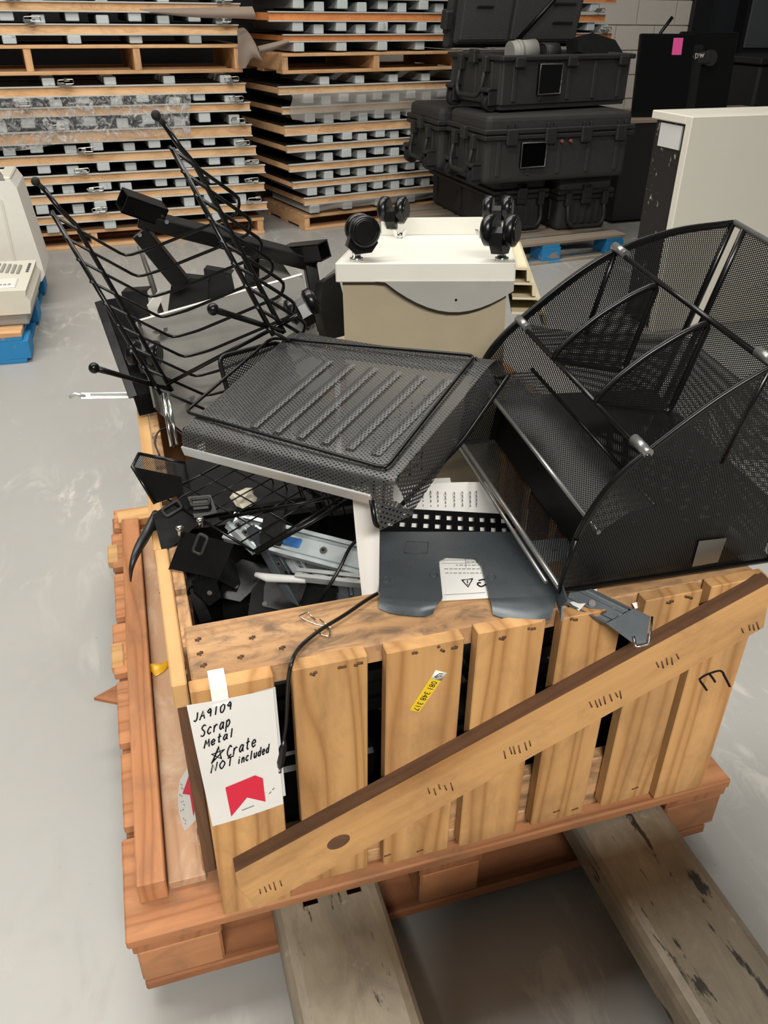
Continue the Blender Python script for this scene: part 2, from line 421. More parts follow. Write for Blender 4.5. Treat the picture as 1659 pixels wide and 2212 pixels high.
# ================================================================== stacks of crate panels
random.seed(5)
def panel(name, label, group, m, w, d, z0, z1, up, down, wmat, nclip, shift=0, pitch=.34, xs=0):
    """plywood lid between two grey sheets, grey runners below (and above) that end at the front edge"""
    t = thing(name, label, 'panel', mat=m @ Mx.Translation((shift, 0, z0)), group=group)
    h = z1-z0; g = .007
    o = bb('plywood_board', t, 0, w, .01, d, g, h-g, wmat, 'x', .001, m=wm(t))
    for za, zb in ((h-g, h), (0, g)):                      # skin coloured dark for the shade in the gaps, grey steel edge strip
        bb('face_skin', t, .0, w, .022, d, za+.0005, zb-.0005, 'face_gap_shade', 'x', .0005, m=wm(t))
        bb('edge_strip', t, -.004, w+.004, .0, .024, za, zb, 'steel_sheet', 'x', .001, m=wm(t))
    n = int(w/pitch)
    for i in range(n+1):
        x = .07 + i*pitch + xs
        if down and x < w-.04: bb('runner', t, x-.036, x+.036, -.004+.02*random.random(), d-.1, -down, 0, 'runner_grey', 'y', .004, m=wm(t))
        x += pitch/2
        if up and x < w-.04: bb('runner', t, x-.034, x+.034, .006+.02*random.random(), d-.1, h, h+up, 'runner_grey', 'y', .004, m=wm(t))
    for q in range(nclip):
        x = w-.09 - q*random.uniform(.9, 1.3) if nclip < 3 else .1+q*.5
        if x < .05: continue
        bm = bmesh.new(); zc = h+.02
        for j in range(4):
            box(bm, (x+random.uniform(-.035, .035), -.012-.006*random.random(), zc+random.uniform(-.02, .016)), (random.uniform(.02, .045), .014, random.uniform(.010, .02)), Mx.Identity(4), .003)
        tube(bm, fillet([(x-.04, -.016, zc+.012), (x+.045, -.022, zc+.016), (x+.045, -.022, zc-.008), (x-.04, -.016, zc-.008)], .008, 3, True), .003, 5, True)
        obj('latch', bm, 'chrome', t)
    return t
def wood_pallet(name, label, m, w, d, h, mat, nx=3, group=None, dmat=None, decks=7):
    t = thing(name, label, 'pallet', mat=m, group=group); dmat = dmat or mat
    for i in range(decks):
        y = i*(d-.09)/(decks-1); bb('deck_board', t, 0, w, y, y+.095, h-.018, h, dmat, 'x', .002, m=m)
    for i in range(nx):
        x = i*(w-.045)/(nx-1); bb('stringer', t, x, x+.04, .004, d-.004, .018, h-.018, mat, 'y', .002, m=m)
    for i in range(3):
        y = i*(d-.1)/2; bb('bottom_board', t, 0, w, y, y+.1, 0, .018, mat, 'x', .002, m=m)
    return t
aL = math.radians(5.08)
mL = Mx.Translation((-.376-1.0, 4.876-.075-.09, 0)) @ Mx.Rotation(aL, 4, 'Z')
wood_pallet('wooden_pallet', 'bare wooden pallet on the floor under the left-hand stack of panels', mL @ Mx.Translation((.25, .03, 0)), 2.2, .62, .105, 'stack_pallet', 5)
fix = lambda z: z*.975+.036
zl = [(.135, .168), (.257, .292), (.369, .404), (.482, .521), (.597, .651), (.745, .780), (.85, .889)]
zu = [(1.165, 1.207), (1.28, 1.318), (1.395, 1.43), (1.50, 1.535)]
wl = [2.47, 2.46, 2.47, 2.42, 2.40, 2.40, 2.38]
for i, (a, b) in enumerate(zl):
    a, b = fix(a)-.008, fix(b)+.010; nxt = fix(zl[i+1][0])-.008 if i+1 < len(zl) else fix(.955)
    gap = nxt-b
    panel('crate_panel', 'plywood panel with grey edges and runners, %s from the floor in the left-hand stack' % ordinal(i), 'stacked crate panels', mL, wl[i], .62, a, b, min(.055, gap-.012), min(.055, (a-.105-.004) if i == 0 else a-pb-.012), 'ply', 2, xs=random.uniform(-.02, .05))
    pb = b
wood_pallet('wooden_pallet', 'bare wooden pallet between panels high in the left-hand stack', mL @ Mx.Translation((-.05, 0, fix(.957))), 2.42, .62, fix(1.11)-fix(.957), 'stack_pallet', 5)
pb = fix(1.11)
for i, (a, b) in enumerate(zu):
    a, b = fix(a)-.008, fix(b)+.008; nxt = fix(zu[i+1][0])-.008 if i+1 < len(zu) else b+.07
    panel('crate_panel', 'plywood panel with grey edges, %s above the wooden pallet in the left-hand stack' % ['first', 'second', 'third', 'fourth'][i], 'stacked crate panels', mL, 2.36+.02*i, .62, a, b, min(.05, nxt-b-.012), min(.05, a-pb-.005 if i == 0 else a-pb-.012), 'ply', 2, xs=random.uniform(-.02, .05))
    pb = b
aR = math.radians(14)
mR = Mx.Translation((1.25, 4.982-.06, 0)) @ Mx.Rotation(aR, 4, 'Z')
wood_pallet('wooden_pallet', 'bare wooden pallet on the floor under the right-hand stack of panels', mR @ Mx.Translation((.10, .02, 0)), 2.2, .7, .10, 'stack_pallet', 4)
fx = lambda z: z*.97+.04
zr = [(.135, .178), (.252, .288), (.36, .402), (.482, .52), (.585, .64), (.716, .753), (.83, .872)]
shift = [.10, .02, .0, -.01, -.02, -.03, -.05]
pb = .10
for i, (a, b) in enumerate(zr):
    a, b = fx(a)-.004, fx(b)+.004; nxt = fx(zr[i+1][0])-.004 if i+1 < len(zr) else fx(.936)
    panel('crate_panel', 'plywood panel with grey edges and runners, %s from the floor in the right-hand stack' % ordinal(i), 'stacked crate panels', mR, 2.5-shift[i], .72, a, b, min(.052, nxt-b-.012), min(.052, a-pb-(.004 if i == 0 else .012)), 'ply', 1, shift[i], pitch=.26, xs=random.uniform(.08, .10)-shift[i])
    pb = b
wood_pallet('wooden_pallet', 'bare wooden pallet between panels high in the right-hand stack', mR @ Mx.Translation((-.02, 0, fx(.945))), 1.36, .7, fx(1.061)-fx(.945), 'stack_pallet', 3)
pb = fx(1.061)
for i, (a, b) in enumerate([(1.125, 1.162), (1.237, 1.285), (1.36, 1.40), (1.48, 1.52)]):
    a, b = fx(a)-.004, fx(b)+.004
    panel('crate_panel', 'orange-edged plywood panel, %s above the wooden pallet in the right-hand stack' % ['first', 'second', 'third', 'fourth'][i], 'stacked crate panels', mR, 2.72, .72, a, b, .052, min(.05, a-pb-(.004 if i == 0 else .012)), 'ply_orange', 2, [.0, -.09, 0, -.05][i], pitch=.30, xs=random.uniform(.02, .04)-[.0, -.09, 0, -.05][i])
    pb = b

t = thing('dark_backing', 'unseen dark block added behind the panel stacks to darken their pallet openings', 'added backing', (.4, 6.3, 0))  # unseen backing added so the pallet openings look dark
wood_p = bmesh.new(); bx(wood_p, -1.4, 2.2, 5.98, 6.6, 0, .12); obj('backing_base', wood_p, 'grey_weathered', t, True)
bm = bmesh.new(); bx(bm, -1.38, 2.18, 6.0, 6.58, .12, 1.7, bev=.02); obj('backing_block', bm, 'black_plastic', t, True)
# plastic film hanging over the left stack, dull film over the right one, paper flaps between them
def hang(name, label, mat, m, x0, x1, zt, zb, amp, seed, y=-.02, nx=40, nz=10, cat='plastic film'):
    random.seed(seed); g = []
    ph = [random.random()*6 for _ in range(6)]
    for i in range(nz+1):
        r = []
        for j in range(nx+1):
            u = j/nx; vv = i/nz
            x = x0+(x1-x0)*u + .012*math.sin(vv*5+ph[0]); z = zt+(zb-zt)*vv*(1+.07*math.sin(u*9+ph[1])+.04*math.sin(u*23+ph[2]))
            yy = y - amp*(1+math.sin(u*31+ph[3]+vv*2)*.5+math.sin(u*13+vv*7+ph[4])*.5) - (0 if i else -.02)
            r.append(m @ V((x, yy, z)))
        g.append(r)
    o = sheet(name, g, mat); tag(o, label, cat); return o
hang('plastic_film', 'crinkled clear plastic film hanging over the front of the left-hand stack', 'film', mL, -.1, 2.02, fix(.848), fix(.595), .008, 3, y=-.03)
hang('plastic_film', 'dull translucent film draped over the right-hand stack beside the cases', 'film_dull', mR, .01, 1.2, fx(.83), fx(.685), .006, 8, y=-.03)
hang('plastic_film', 'short dull film round the bottom panel of the right-hand stack', 'film_dull', mR, .12, 1.15, fx(.142), fx(.098), .004, 9, y=-.03)
def flap(label, pts, nz=6):
    g = []; a = smoothline(pts[0], 5); b = smoothline(pts[1], 5)
    for i in range(len(a)): g.append([a[i]*(1-t/nz)+b[i]*(t/nz)+V((0, -.02*math.sin(PI*t/nz), 0)) for t in range(nz+1)])
    o = sheet('paper_sheet', g, 'brown_paper', thick=.0015); tag(o, label, 'paper', 'loose paper sheets between the stacks')
Y0 = 4.86
flap('grey-brown paper sheet curling down off the left-hand stack', [[aty(512, 62, Y0), aty(530, 62, Y0-.03), aty(552, 95, Y0-.05), aty(566, 130, Y0-.05)], [aty(514, 140, Y0), aty(528, 148, Y0-.03), aty(545, 125, Y0-.05), aty(564, 131, Y0-.05)]])
flap('brown paper sheet folded over the upper edge of the right-hand stack', [[aty(556, 100, 4.84), aty(590, 92, 4.82), aty(625, 84, 4.82)], [aty(562, 116, 4.84), aty(592, 108, 4.82), aty(622, 94, 4.82)]])
flap('long grey-brown paper sheet lying along the top of the left-hand stack', [[aty(300, 20, 4.74), aty(420, 17, 4.75), aty(545, 14, 4.76)], [aty(330, 28, 4.72), aty(430, 38, 4.73), aty(553, 40, 4.74)]])

# ================================================================== black hard cases on the blue pallet
aC = math.radians(7)
mB = Mx.Translation((2.07, 3.70, 0)) @ Mx.Rotation(aC, 4, 'Z')
tb = thing('blue_pallet', 'blue painted pallet carrying the stacked black hard cases', 'pallet', mat=mB)
for i in range(7):
    y = i*1.2/6.4; bb('deck_board', tb, 0, 1.08, y, y+.12, .112, .13, 'grey_weathered' if i else 'grey_weathered', 'x', .002, m=mB)
for x in (0, .47, .94): bb('stringer_board', tb, x, x+.12, 0, 1.24, .094, .112, 'blue_paint', 'y', .002, m=mB)
for x in (0, .47, .94):
    for y in (.0, .55, 1.1): bb('block', tb, x, x+.13, y, y+.13, .018, .094, 'blue_paint', 'x', .002, m=mB)
for y in (0, .55, 1.12): bb('bottom_board', tb, 0, 1.07, y, y+.1, 0, .018, 'blue_deck', 'x', .002, m=mB)

def hard_case(label, m, L, D, H, lidh, wheels=True, window=None, latches=(.22, .42, .62, .82), handle_end=-1, red=(), front_handle=False, opened=False):
    """length along x, depth along y, handle and wheels on the x=0 end; the front long side is y=0"""
    t = thing('hard_case', label, 'case', mat=m, group='black hard cases')
    hb = H-lidh
    bm = bmesh.new(); n = 10
    if opened:                                             # open tub: floor and four walls
        bx(bm, .03, L-.03, .03, D-.03, 0, .03)
        for (a, b, c, d) in ((.02, L-.02, .02, .045), (.02, L-.02, D-.045, D-.02), (.02, .045, .045, D-.045), (L-.045, L-.02, .045, D-.045)): bx(bm, a, b, c, d, .02, hb, bev=.008)
    else: bx(bm, .02, L-.02, .02, D-.02, 0, hb, bev=.03, seg=3)
    body = obj('body', bm, 'case_plastic', t)
    for i in range(5):                                     # moulded ribs of the tub
        x = .1+i*(L-.2)/4; bm = bmesh.new(); bx(bm, x-.014, x+.014, .012, .024, .04, hb-.03, bev=.004); obj('rib', bm, 'case_plastic', t)
    for k in (0, 1, 2):
        y = .12+k*(D-.24)/2; bm = bmesh.new(); bx(bm, .012, .024, y-.012, y+.012, .05, hb-.03, bev=.004); obj('rib', bm, 'case_plastic', t)
    bm = bmesh.new()
    for z0, z1 in ((hb-.028, hb-.002),) if opened else ((hb-.028, hb-.002), (hb+.002, hb+.03)):
        bx(bm, 0, L, 0, .03, z0, z1, bev=.006); bx(bm, 0, L, D-.03, D, z0, z1, bev=.006); bx(bm, 0, .03, .02, D-.02, z0, z1, bev=.006); bx(bm, L-.03, L, .02, D-.02, z0, z1, bev=.006)
    obj('rim', bm, 'case_trim', t)
    if not opened:
        bm = bmesh.new(); bx(bm, .015, L-.015, .015, D-.015, hb, H, bev=.032, seg=3); obj('lid', bm, 'case_plastic', t)
    for u in latches:                                      # two-step latches along the front
        x = u*L; bm = bmesh.new()
        if opened: bx(bm, x-.035, x+.035, -.012, .01, hb-.06, hb-.01, bev=.005)
        else:
            bx(bm, x-.036, x+.036, -.014, .01, hb-.055, hb+.03, bev=.006); bx(bm, x-.028, x-.018, -.01, .02, hb+.02, hb+.055, bev=.003); bx(bm, x+.018, x+.028, -.01, .02, hb+.02, hb+.055, bev=.003)
        obj('latch', bm, 'case_trim', t)
    def grip(mm, wd, z):                                   # folding handle with its bracket, in a frame whose -y is outwards
        bm = bmesh.new(); tube(bm, [mm @ V(p) for p in fillet([(-wd, .0, z+.07), (-wd, -.025, z-.06), (-wd*.75, -.034, z-.10), (wd*.75, -.034, z-.10), (wd, -.025, z-.06), (wd, .0, z+.07)], .02, 3)], .013, 6)
        hd = obj('handle', bm, 'case_trim', t)
        for s in (-1, 1):
            bm = bmesh.new(); bx(bm, s*wd-.02, s*wd+.02, -.02, .02, z+.02, z+.1, mm, .005); obj('handle_bracket', bm, 'case_trim', t)
        bm = bmesh.new(); bx(bm, -.03, .03, -.02, .02, z+.06, z+.13, mm, .006); obj('latch', bm, 'case_trim', t)
    ends = Mx(((0, 1, 0, 0), (-1, 0, 0, D/2), (0, 0, 1, 0), (0, 0, 0, 1)))    # x=0 end, outward -x
    fr = Mx.Translation((L/2, .0, 0))
    if front_handle: grip(fr, .13, hb*.62)
    else: grip(ends, .12, hb*.60)
    if wheels:
        for y in (.10, D-.10):
            bm = bmesh.new(); cyl(bm, (.0, y-.022, .035), (.0, y+.022, .035), .045, 14); w = obj('wheel', bm, 'rubber', t)
            bm = bmesh.new(); cyl(bm, (.0, y-.026, .035), (.0, y+.026, .035), .010, 8); obj('axle', bm, 'chrome', w)
            bm = bmesh.new(); bx(bm, -.035, .03, y-.036, y-.024, .02, .11, bev=.004); bx(bm, -.035, .03, y+.024, y+.036, .02, .11, bev=.004); bx(bm, -.045, .03, y-.036, y+.036, .088, .108, bev=.004); obj('wheel_housing', bm, 'case_trim', t)
    if window:
        x0, x1, z0, z1 = window; bm = bmesh.new()
        tube(bm, [(x0, -.002, z0), (x1, -.002, z0), (x1, -.002, z1), (x0, -.002, z1)], .005, 4, True); w = obj('label_frame', bm, 'window_plastic', t)
        bm = bmesh.new(); bx(bm, x0, x1, .0, .018, z0, z1); obj('label_window', bm, 'screen', w)
    for x in red:
        bm = bmesh.new(); cyl(bm, (x, -.008, hb-.045), (x, .02, hb-.045), .009, 10); obj('lock_plug', bm, 'red_plastic', t)
    return t
def cm(x, y, z, deg): return Mx.Translation((x, y, z)) @ Mx.Rotation(math.radians(deg), 4, 'Z')
hard_case('black hard case at the lower left of the pile, end with handle towards the viewer', cm(2.31, 4.02, .13, 3), .38, 1.02, .325, .10, False, None, (.5,), front_handle=True)
hard_case('small black hard case at the lower right of the pile on the blue pallet', cm(2.72, 3.98, .13, 3), .40, .85, .325, .11, False, None, (.5,), front_handle=True)
hard_case('wide black hard case in the middle of the pile with two red plugs', cm(2.13, 3.80, .458, 5), 1.0, .50, .36, .10, True, (.24, .40, .085, .215), (.17, .42, .66, .9), red=(.50, .56))
hard_case('black hard case behind the middle one, only its wheeled left end showing', cm(2.05, 4.34, .458, 3), .98, .52, .35, .10, True, None, (.3, .6))
oc = hard_case('open black hard case on top of the pile, filled with black gear', cm(2.24, 3.88, .832, 13), .98, .55, .30, .03, True, (.26, .42, .075, .225), (.12, .5, .9), red=(.52,), opened=True)
# its raised lid leans back on the hinge side
ml = Mx.Translation((0, .57, .28)) @ Mx.Rotation(math.radians(10), 4, 'X')
bm = bmesh.new(); bx(bm, 0, .98, 0, .05, 0, .52, ml, .02, 2); bx(bm, .03, .95, -.05, .0, .03, .49, ml, .02, 2); ld = obj('lid', bm, 'case_plastic', oc)
bm = bmesh.new(); bx(bm, .05, .40, -.058, -.045, .05, .47, ml, .01); bx(bm, .42, .93, -.058, -.045, .05, .47, ml, .01); obj('lid_foam', bm, 'foam_grey', ld)
for (x0, x1, z0) in ((.10, .30, .36), (.14, .26, .22), (.70, .88, .24), (.70, .88, .36), (.72, .88, .14)):
    bm = bmesh.new(); bx(bm, x0, x1, -.064, -.055, z0, z0+.016, ml, .003); obj('foam_slot', bm, 'black_plastic', ld)
bm = bmesh.new(); bx(bm, -.04, .01, -.03, .03, .1, .2, ml, .008); obj('hinge_block', bm, 'case_trim', ld)
bm = bmesh.new(); tube(bm, [(.42, .5, .28), (.62, .30, .58)], .014, 6); obj('lid_stay', bm, 'black_metal', oc)
bm = bmesh.new(); bx(bm, .05, .93, .05, .5, .03, .20, bev=.02); obj('foam_insert', bm, 'foam_grey', oc)
mo = wm(oc)
bm = bmesh.new(); cyl(bm, mo @ V((.16, .16, .275)), mo @ V((.32, .14, .285)), .058, 20); cyl(bm, mo @ V((.20, .155, .277)), mo @ V((.225, .152, .278)), .063, 20); tag(obj('lens_barrel', bm, 'office_grey', None, True), 'grey cylindrical lens lying in the open black case', 'lens')
bm = bmesh.new(); cyl(bm, mo @ V((.36, .12, .275)), mo @ V((.46, .12, .275)), .05, 20); tube(bm, [mo @ V((.36+.002, .12+.046*math.cos(a*.5), .275+.046*math.sin(a*.5))) for a in range(13)], .007, 5, True); tag(obj('lens_hood', bm, 'case_trim', None, True), 'black ring-shaped lens hood in the open black case', 'lens hood')
bm = bmesh.new(); prism(bm, [(0, 0), (.28, -.05), (.36, -.01), (.30, .06), (.12, .10), (.0, .08)], mo @ Mx.Translation((.70, .25, .26)) @ Mx.Rotation(math.radians(75), 4, 'X'), -.05, .05); tag(obj('black_bag', bm, 'black_plastic', None, True), 'pointed black pouch sticking out of the open black case', 'bag')

# ================================================================== right-hand background: cabinets and monitors
bm = bmesh.new()
def cab_white():
    m = cm(2.50, 2.52, 0, 3)
    t = thing('metal_cabinet', 'tall off-white cabinet with black scuffed side at the right edge', 'cabinet', mat=m)
    bm = bmesh.new(); bx(bm, .02, 1.2, .02, .24, .02, .905); obj('side_panels', bm, 'scuffed_black', t)
    bm = bmesh.new(); bx(bm, 0, 1.22, -.02, .02, .0, .94, bev=.004); obj('front_panel', bm, 'white_enamel', t)
    bm = bmesh.new(); bx(bm, 0, 1.22, .02, .26, .905, .94, bev=.004); obj('top_panel', bm, 'white_enamel', t)
    bm = bmesh.new(); bx(bm, .012, .022, .05, .2, .80, .895); obj('label', bm, 'paper_grey', t)
    bm = bmesh.new(); tube(bm, smoothline([(.52, -.022, .16), (.55, -.022, .19), (.57, -.022, .165), (.61, -.022, .185), (.64, -.022, .18), (.69, -.022, .19)], 4), .002, 4); obj('pencil_mark', bm, 'paper_grey', t)
cab_white()
m = cm(3.52, 4.62, 0, 4)
t = thing('dark_cabinet', 'low black cabinet behind the hard cases carrying the monitors', 'cabinet', mat=m)
bm = bmesh.new(); bx(bm, 0, 1.5, 0, .6, .02, .66, bev=.006); obj('body', bm, 'black_plastic', t)
bm = bmesh.new(); bx(bm, -.01, 1.51, -.012, .61, .66, .685, bev=.003); obj('top', bm, 'brown_paper', t)
bm = bmesh.new(); bx(bm, .30, .33, -.015, .0, .05, .62, bev=.004); obj('door_edge', bm, 'case_trim', t)
for x in (.05, 1.4):
    bm = bmesh.new(); cyl(bm, (x, .1, 0), (x, .1, .03), .02, 8); obj('foot', bm, 'chrome', t)
def monitor(label, m, w, h, back=False):
    t = thing('monitor', label, 'monitor', mat=m, group='monitors on the dark cabinet')
    bm = bmesh.new(); bx(bm, 0, w, 0, .035, 0, h, bev=.006); obj('bezel', bm, 'black_satin', t)
    if not back:
        bm = bmesh.new(); bx(bm, .012, w-.012, -.002, .004, .03, h-.012); obj('screen', bm, 'screen', t)
    else:
        bm = bmesh.new(); bx(bm, .06, .16, -.05, 0, .02, h-.08, bev=.015, seg=2); obj('stand_column', bm, 'black_plastic', t)
        bm = bmesh.new(); cyl(bm, (.22, -.05, h-.16), (.22, 0, h-.16), .05, 18); bx(bm, .12, .22, -.055, -.02, h-.2, h-.12, bev=.01); obj('hinge', bm, 'case_trim', t)
        bm = bmesh.new()
        for a, b in (((-.0, 0), (.012, .03)), ((.012, .03), (.024, 0)), ((.036, -.008), (.036, .022)), ((.036, .018), (.05, .018)), ((.05, .018), (.05, .0)), ((.05, .0), (.038, .0)), ((.06, .02), (.066, 0)), ((.066, 0), (.072, .018)), ((.072, .018), (.078, 0)), ((.078, 0), (.084, .02))):
            tube(bm, [(.05+a[0]*1.3, -.054, h-.16+a[1]*1.3), (.05+b[0]*1.3, -.054, h-.16+b[1]*1.3)], .003, 4)
        obj('logo', bm, 'paper', t)
    return t
m1 = Mx.Translation((3.62, 4.72, .69)) @ Mx.Rotation(math.radians(-6), 4, 'Z') @ Mx.Rotation(math.radians(-6), 4, 'X')
monitor('black monitor screen standing upright with a pink sticky note', m1, .40, .50)
m2 = Mx.Translation((3.98, 4.80, .69)) @ Mx.Rotation(math.radians(-4), 4, 'Z') @ Mx.Rotation(math.radians(-5), 4, 'X')
monitor('black monitor seen from behind with round hinge and small white logo', m2, .44, .51, True)
bm = bmesh.new(); bx(bm, .235, .305, -.004, -.0022, .375, .475, m1); tag(obj('sticky_note', bm, 'pink_note', None, True), 'pink sticky note on the upright black monitor', 'note')
bm = bmesh.new(); tube(bm, [(3.83, 4.9, .69), (3.83, 4.86, 1.19), (3.90, 4.86, 1.28)], .012, 6); bx(bm, 3.76, 3.90, 4.84, 4.98, .686, .70, bev=.004); tag(obj('antenna_stand', bm, 'black_metal', None, True), 'thin black pole leaning up behind the monitor with pink note', 'pole')
bm = bmesh.new(); bx(bm, 5.3, 7.2, 5.6, 6.4, 0, .95, bev=.02); bx(bm, 5.28, 7.22, 5.58, 6.42, .95, 1.0, bev=.008)
o = tag(obj('black_crate', bm, 'black_plastic', None, True), 'large dark equipment box in the far right corner', 'box')

# ================================================================== left-hand background: office machines on a blue pallet
mP = cm(-1.30, 2.90, 0, -1)
tp = thing('blue_pallet', 'blue painted pallet at the left edge under the office machines', 'pallet', mat=mP)
for i in range(6): bb('deck_board', tp, 0, .97, i*.205, i*.205+.12, .115, .135, 'stack_pallet', 'x', .002, m=mP)
for x in (0, .43, .86): bb('stringer_board', tp, x, x+.11, 0, 1.12, .098, .115, 'blue_paint', 'y', .002, m=mP)
for x in (0, .43, .85):
    for y in (0, .49, .98): bb('block', tp, x, x+.14, y, y+.14, .018, .098, 'blue_paint', 'x', .002, m=mP)
for x in (0, .43, .86): bb('bottom_board', tp, x, x+.11, 0, 1.12, 0, .018, 'blue_paint', 'y', .002, m=mP)
t = thing('office_printer', 'large white office machine with scuffed side at the left edge', 'printer', mat=cm(-.98, 3.66, .135, -1))
bm = bmesh.new(); prism(bm, [(0, 0), (.70, 0), (.72, .03), (.715, .10), (.675, .44), (.655, .475), (0, .475)], Mx(((1, 0, 0, 0), (0, 0, -1, 0), (0, 1, 0, 0), (0, 0, 0, 1))), -.34, 0); b0 = obj('body', bm, 'office_white', t)
bm = bmesh.new(); bx(bm, .52, .60, -.012, .002, .06, .40, bev=.01); obj('side_cover', bm, 'office_white', t)
bm = bmesh.new(); bx(bm, .60, .655, .01, .32, .47, .49, bev=.006); obj('top_cover', bm, 'office_beige', t)
bm = bmesh.new(); prism(bm, [(0, 0), (.03, .035), (.045, 0)], Mx.Translation((.585, .0, .477)) @ Mx.Rotation(PI/2, 4, 'X'), -.03, 0); obj('latch', bm, 'office_grey', t)
for i in range(8):
    bm = bmesh.new(); bx(bm, .45+i*.016, .459+i*.016, -.004, .003, .03, .055); obj('vent_slot', bm, 'office_grey', t)
random.seed(4); bm = bmesh.new()
for i in range(7): x = .47+random.random()*.07; z = .22+random.random()*.09; tube(bm, [(x, -.0015, z), (x+.03+.03*random.random(), -.0015, z-.02+.03*random.random())], .0022, 4)
obj('scuff_marks', bm, 'office_grey', t)
t = thing('desk_printer', 'low beige printer with grey base in front of the large white machine', 'printer', mat=cm(-.93, 3.0, .135, -2))
bm = bmesh.new(); bx(bm, 0, .63, .0, .48, 0, .055, bev=.006); obj('base', bm, 'office_grey', t)
bm = bmesh.new(); prism(bm, [(0, .05), (.645, .05), (.655, .10), (.64, .125), (.645, .15), (0, .16)], Mx(((1, 0, 0, 0), (0, 0, -1, 0), (0, 1, 0, 0), (0, 0, 0, 1))), -.49, .01); obj('cover', bm, 'office_beige', t)
for i in range(5):
    for s in range(1): bm = bmesh.new(); bx(bm, .485+i*.024, .497+i*.024, .30-.012*i, .44-.012*i, .150, .1575); obj('vent_slot', bm, 'office_grey', t)
for i in range(5):
    bm = bmesh.new(); bx(bm, .618, .630, .28+i*.032, .294+i*.032, .149, .1545); obj('indicator', bm, 'dark_steel', t)
bm = bmesh.new(); bx(bm, .44, .60, .04, .17, .148, .158, bev=.004); pl = obj('control_panel', bm, 'office_white', t)
bm = bmesh.new()
for i in range(7): bx(bm, .46+i*.018, .472+i*.018, .06, .075, .158, .1595)
obj('button_row', bm, 'office_grey', pl)

# ================================================================== pallet under the crate
PZ, DZ = .03, .17                  # the jack holds the pallet a little above the floor
tp = thing('loading_pallet', 'reddish wooden block pallet lifted on the jack under the crate', 'pallet', (.51, .6, PZ))
PW, PD = 1.028, 1.236
for i, (y0, y1) in enumerate([(0, .18), (.203, .365), (.39, .557), (.583, .745), (.768, .933), (.964, 1.116), (1.144, 1.233)]):
    e = [0, .004, .002, -.002, .006, .004, .012][i]
    bb('deck_board', tp, e, PW+[.0, -.01, .004, 0, -.006, .004, 0][i], y0, y1, DZ-.02, DZ, 'pallet_wood', 'x', .003)
for x0, x1 in ((.006, .136), (.45, .56), (.905, 1.026)):
    bb('stringer_board', tp, x0, x1, .004, PD-.01, DZ-.041, DZ-.0205, 'pallet_wood_dark', 'y', .002)
    for y0, y1 in ((.006, .15), (.545, .70), (1.08, 1.225)):
        bb('block', tp, x0+.004, x1-.002, y0, y1, PZ+.0205, DZ-.0415, 'pallet_wood', 'x', .004)
for y0, y1 in ((.004, .105), (.57, .67), (1.12, 1.225)):
    bb('bottom_board', tp, .012, PW-.02, y0, y1, PZ, PZ+.02, 'pallet_wood_dark', 'x', .003)
for y in (.60, .985):             # pale blocks that stick out past the deck ends
    bb('end_block', tp, -.006, .02, y, y+.075, DZ-.018, DZ+.0035, 'rail_yellow', 'x', .003)

# two loose boards beside the crate on the deck
m = board('loose_plank', None, (.045, .055, DZ+.022), (.056, 1.108, DZ+.022), (1, 0, 0), .042, .043, 'pallet_wood', .002)
tag(m, 'narrow reddish timber lying on the pallet deck left of the crate', 'timber')
m = board('loose_plank', None, (.096, .066, DZ+.009), (.106, 1.09, DZ+.009), (1, 0, 0), .056, .017, 'plank_dusty', .0015)
tag(m, 'dusty flat plank lying on the deck close against the crate', 'plank')
m = board('loose_plank', None, (-.012, 1.155, DZ+.012), (.11, 1.165, DZ+.012), (0, 1, 0), .055, .022, 'rail_yellow', .0015)
m.location.x = .085
tag(m, 'short pale board across the back left corner of the pallet', 'board')
bm = bmesh.new(); prism(bm, [(-.05, .012), (.02, -.03), (.05, -.01), (.06, .03), (.01, .045)], Mx.Translation((.004, .548, .155-.021)), -.0035, .0035); tag(obj('wood_chip', bm, 'pallet_wood_dark', None, True), 'pointed brown wood chip sticking out of the pallet edge', 'wood chip')

# ================================================================== crate
X0, X1, ZT, ZB = .142, .965, .621, .1725
CY1 = 1.12
tc = thing('wooden_crate', 'open slatted pine crate full of scrap metal on the pallet', 'crate', (.55, .56, ZB))
SL = [(.142, .243, ZB, ZT), (.266, .363, .196, ZT+.003), (.388, .494, .19, ZT), (.513, .611, .187, ZT+.003), (.637, .731, .191, ZT), (.764, .856, .194, ZT+.002), (.870, .965, .1745, ZT+.004)]
for x0, x1, z0, z1 in SL: bb('slat', tc, x0, x1, 0, .021, z0, z1, 'pine', 'z', .0015)
bb('top_rail', tc, X0+.004, X1-.004, .0225, .128, ZT-.034, ZT-.001, 'pine_dirty', 'x', .0025)
bb('bottom_rail', tc, X0+.01, X1-.01, .0225, .045, ZB+.03, ZB+.115, 'pine_dirty', 'x', .002)
bb('bottom_skirt', tc, X0+.12, X1-.02, .024, .06, ZB, ZB+.028, 'pine_dirty', 'x', .002)
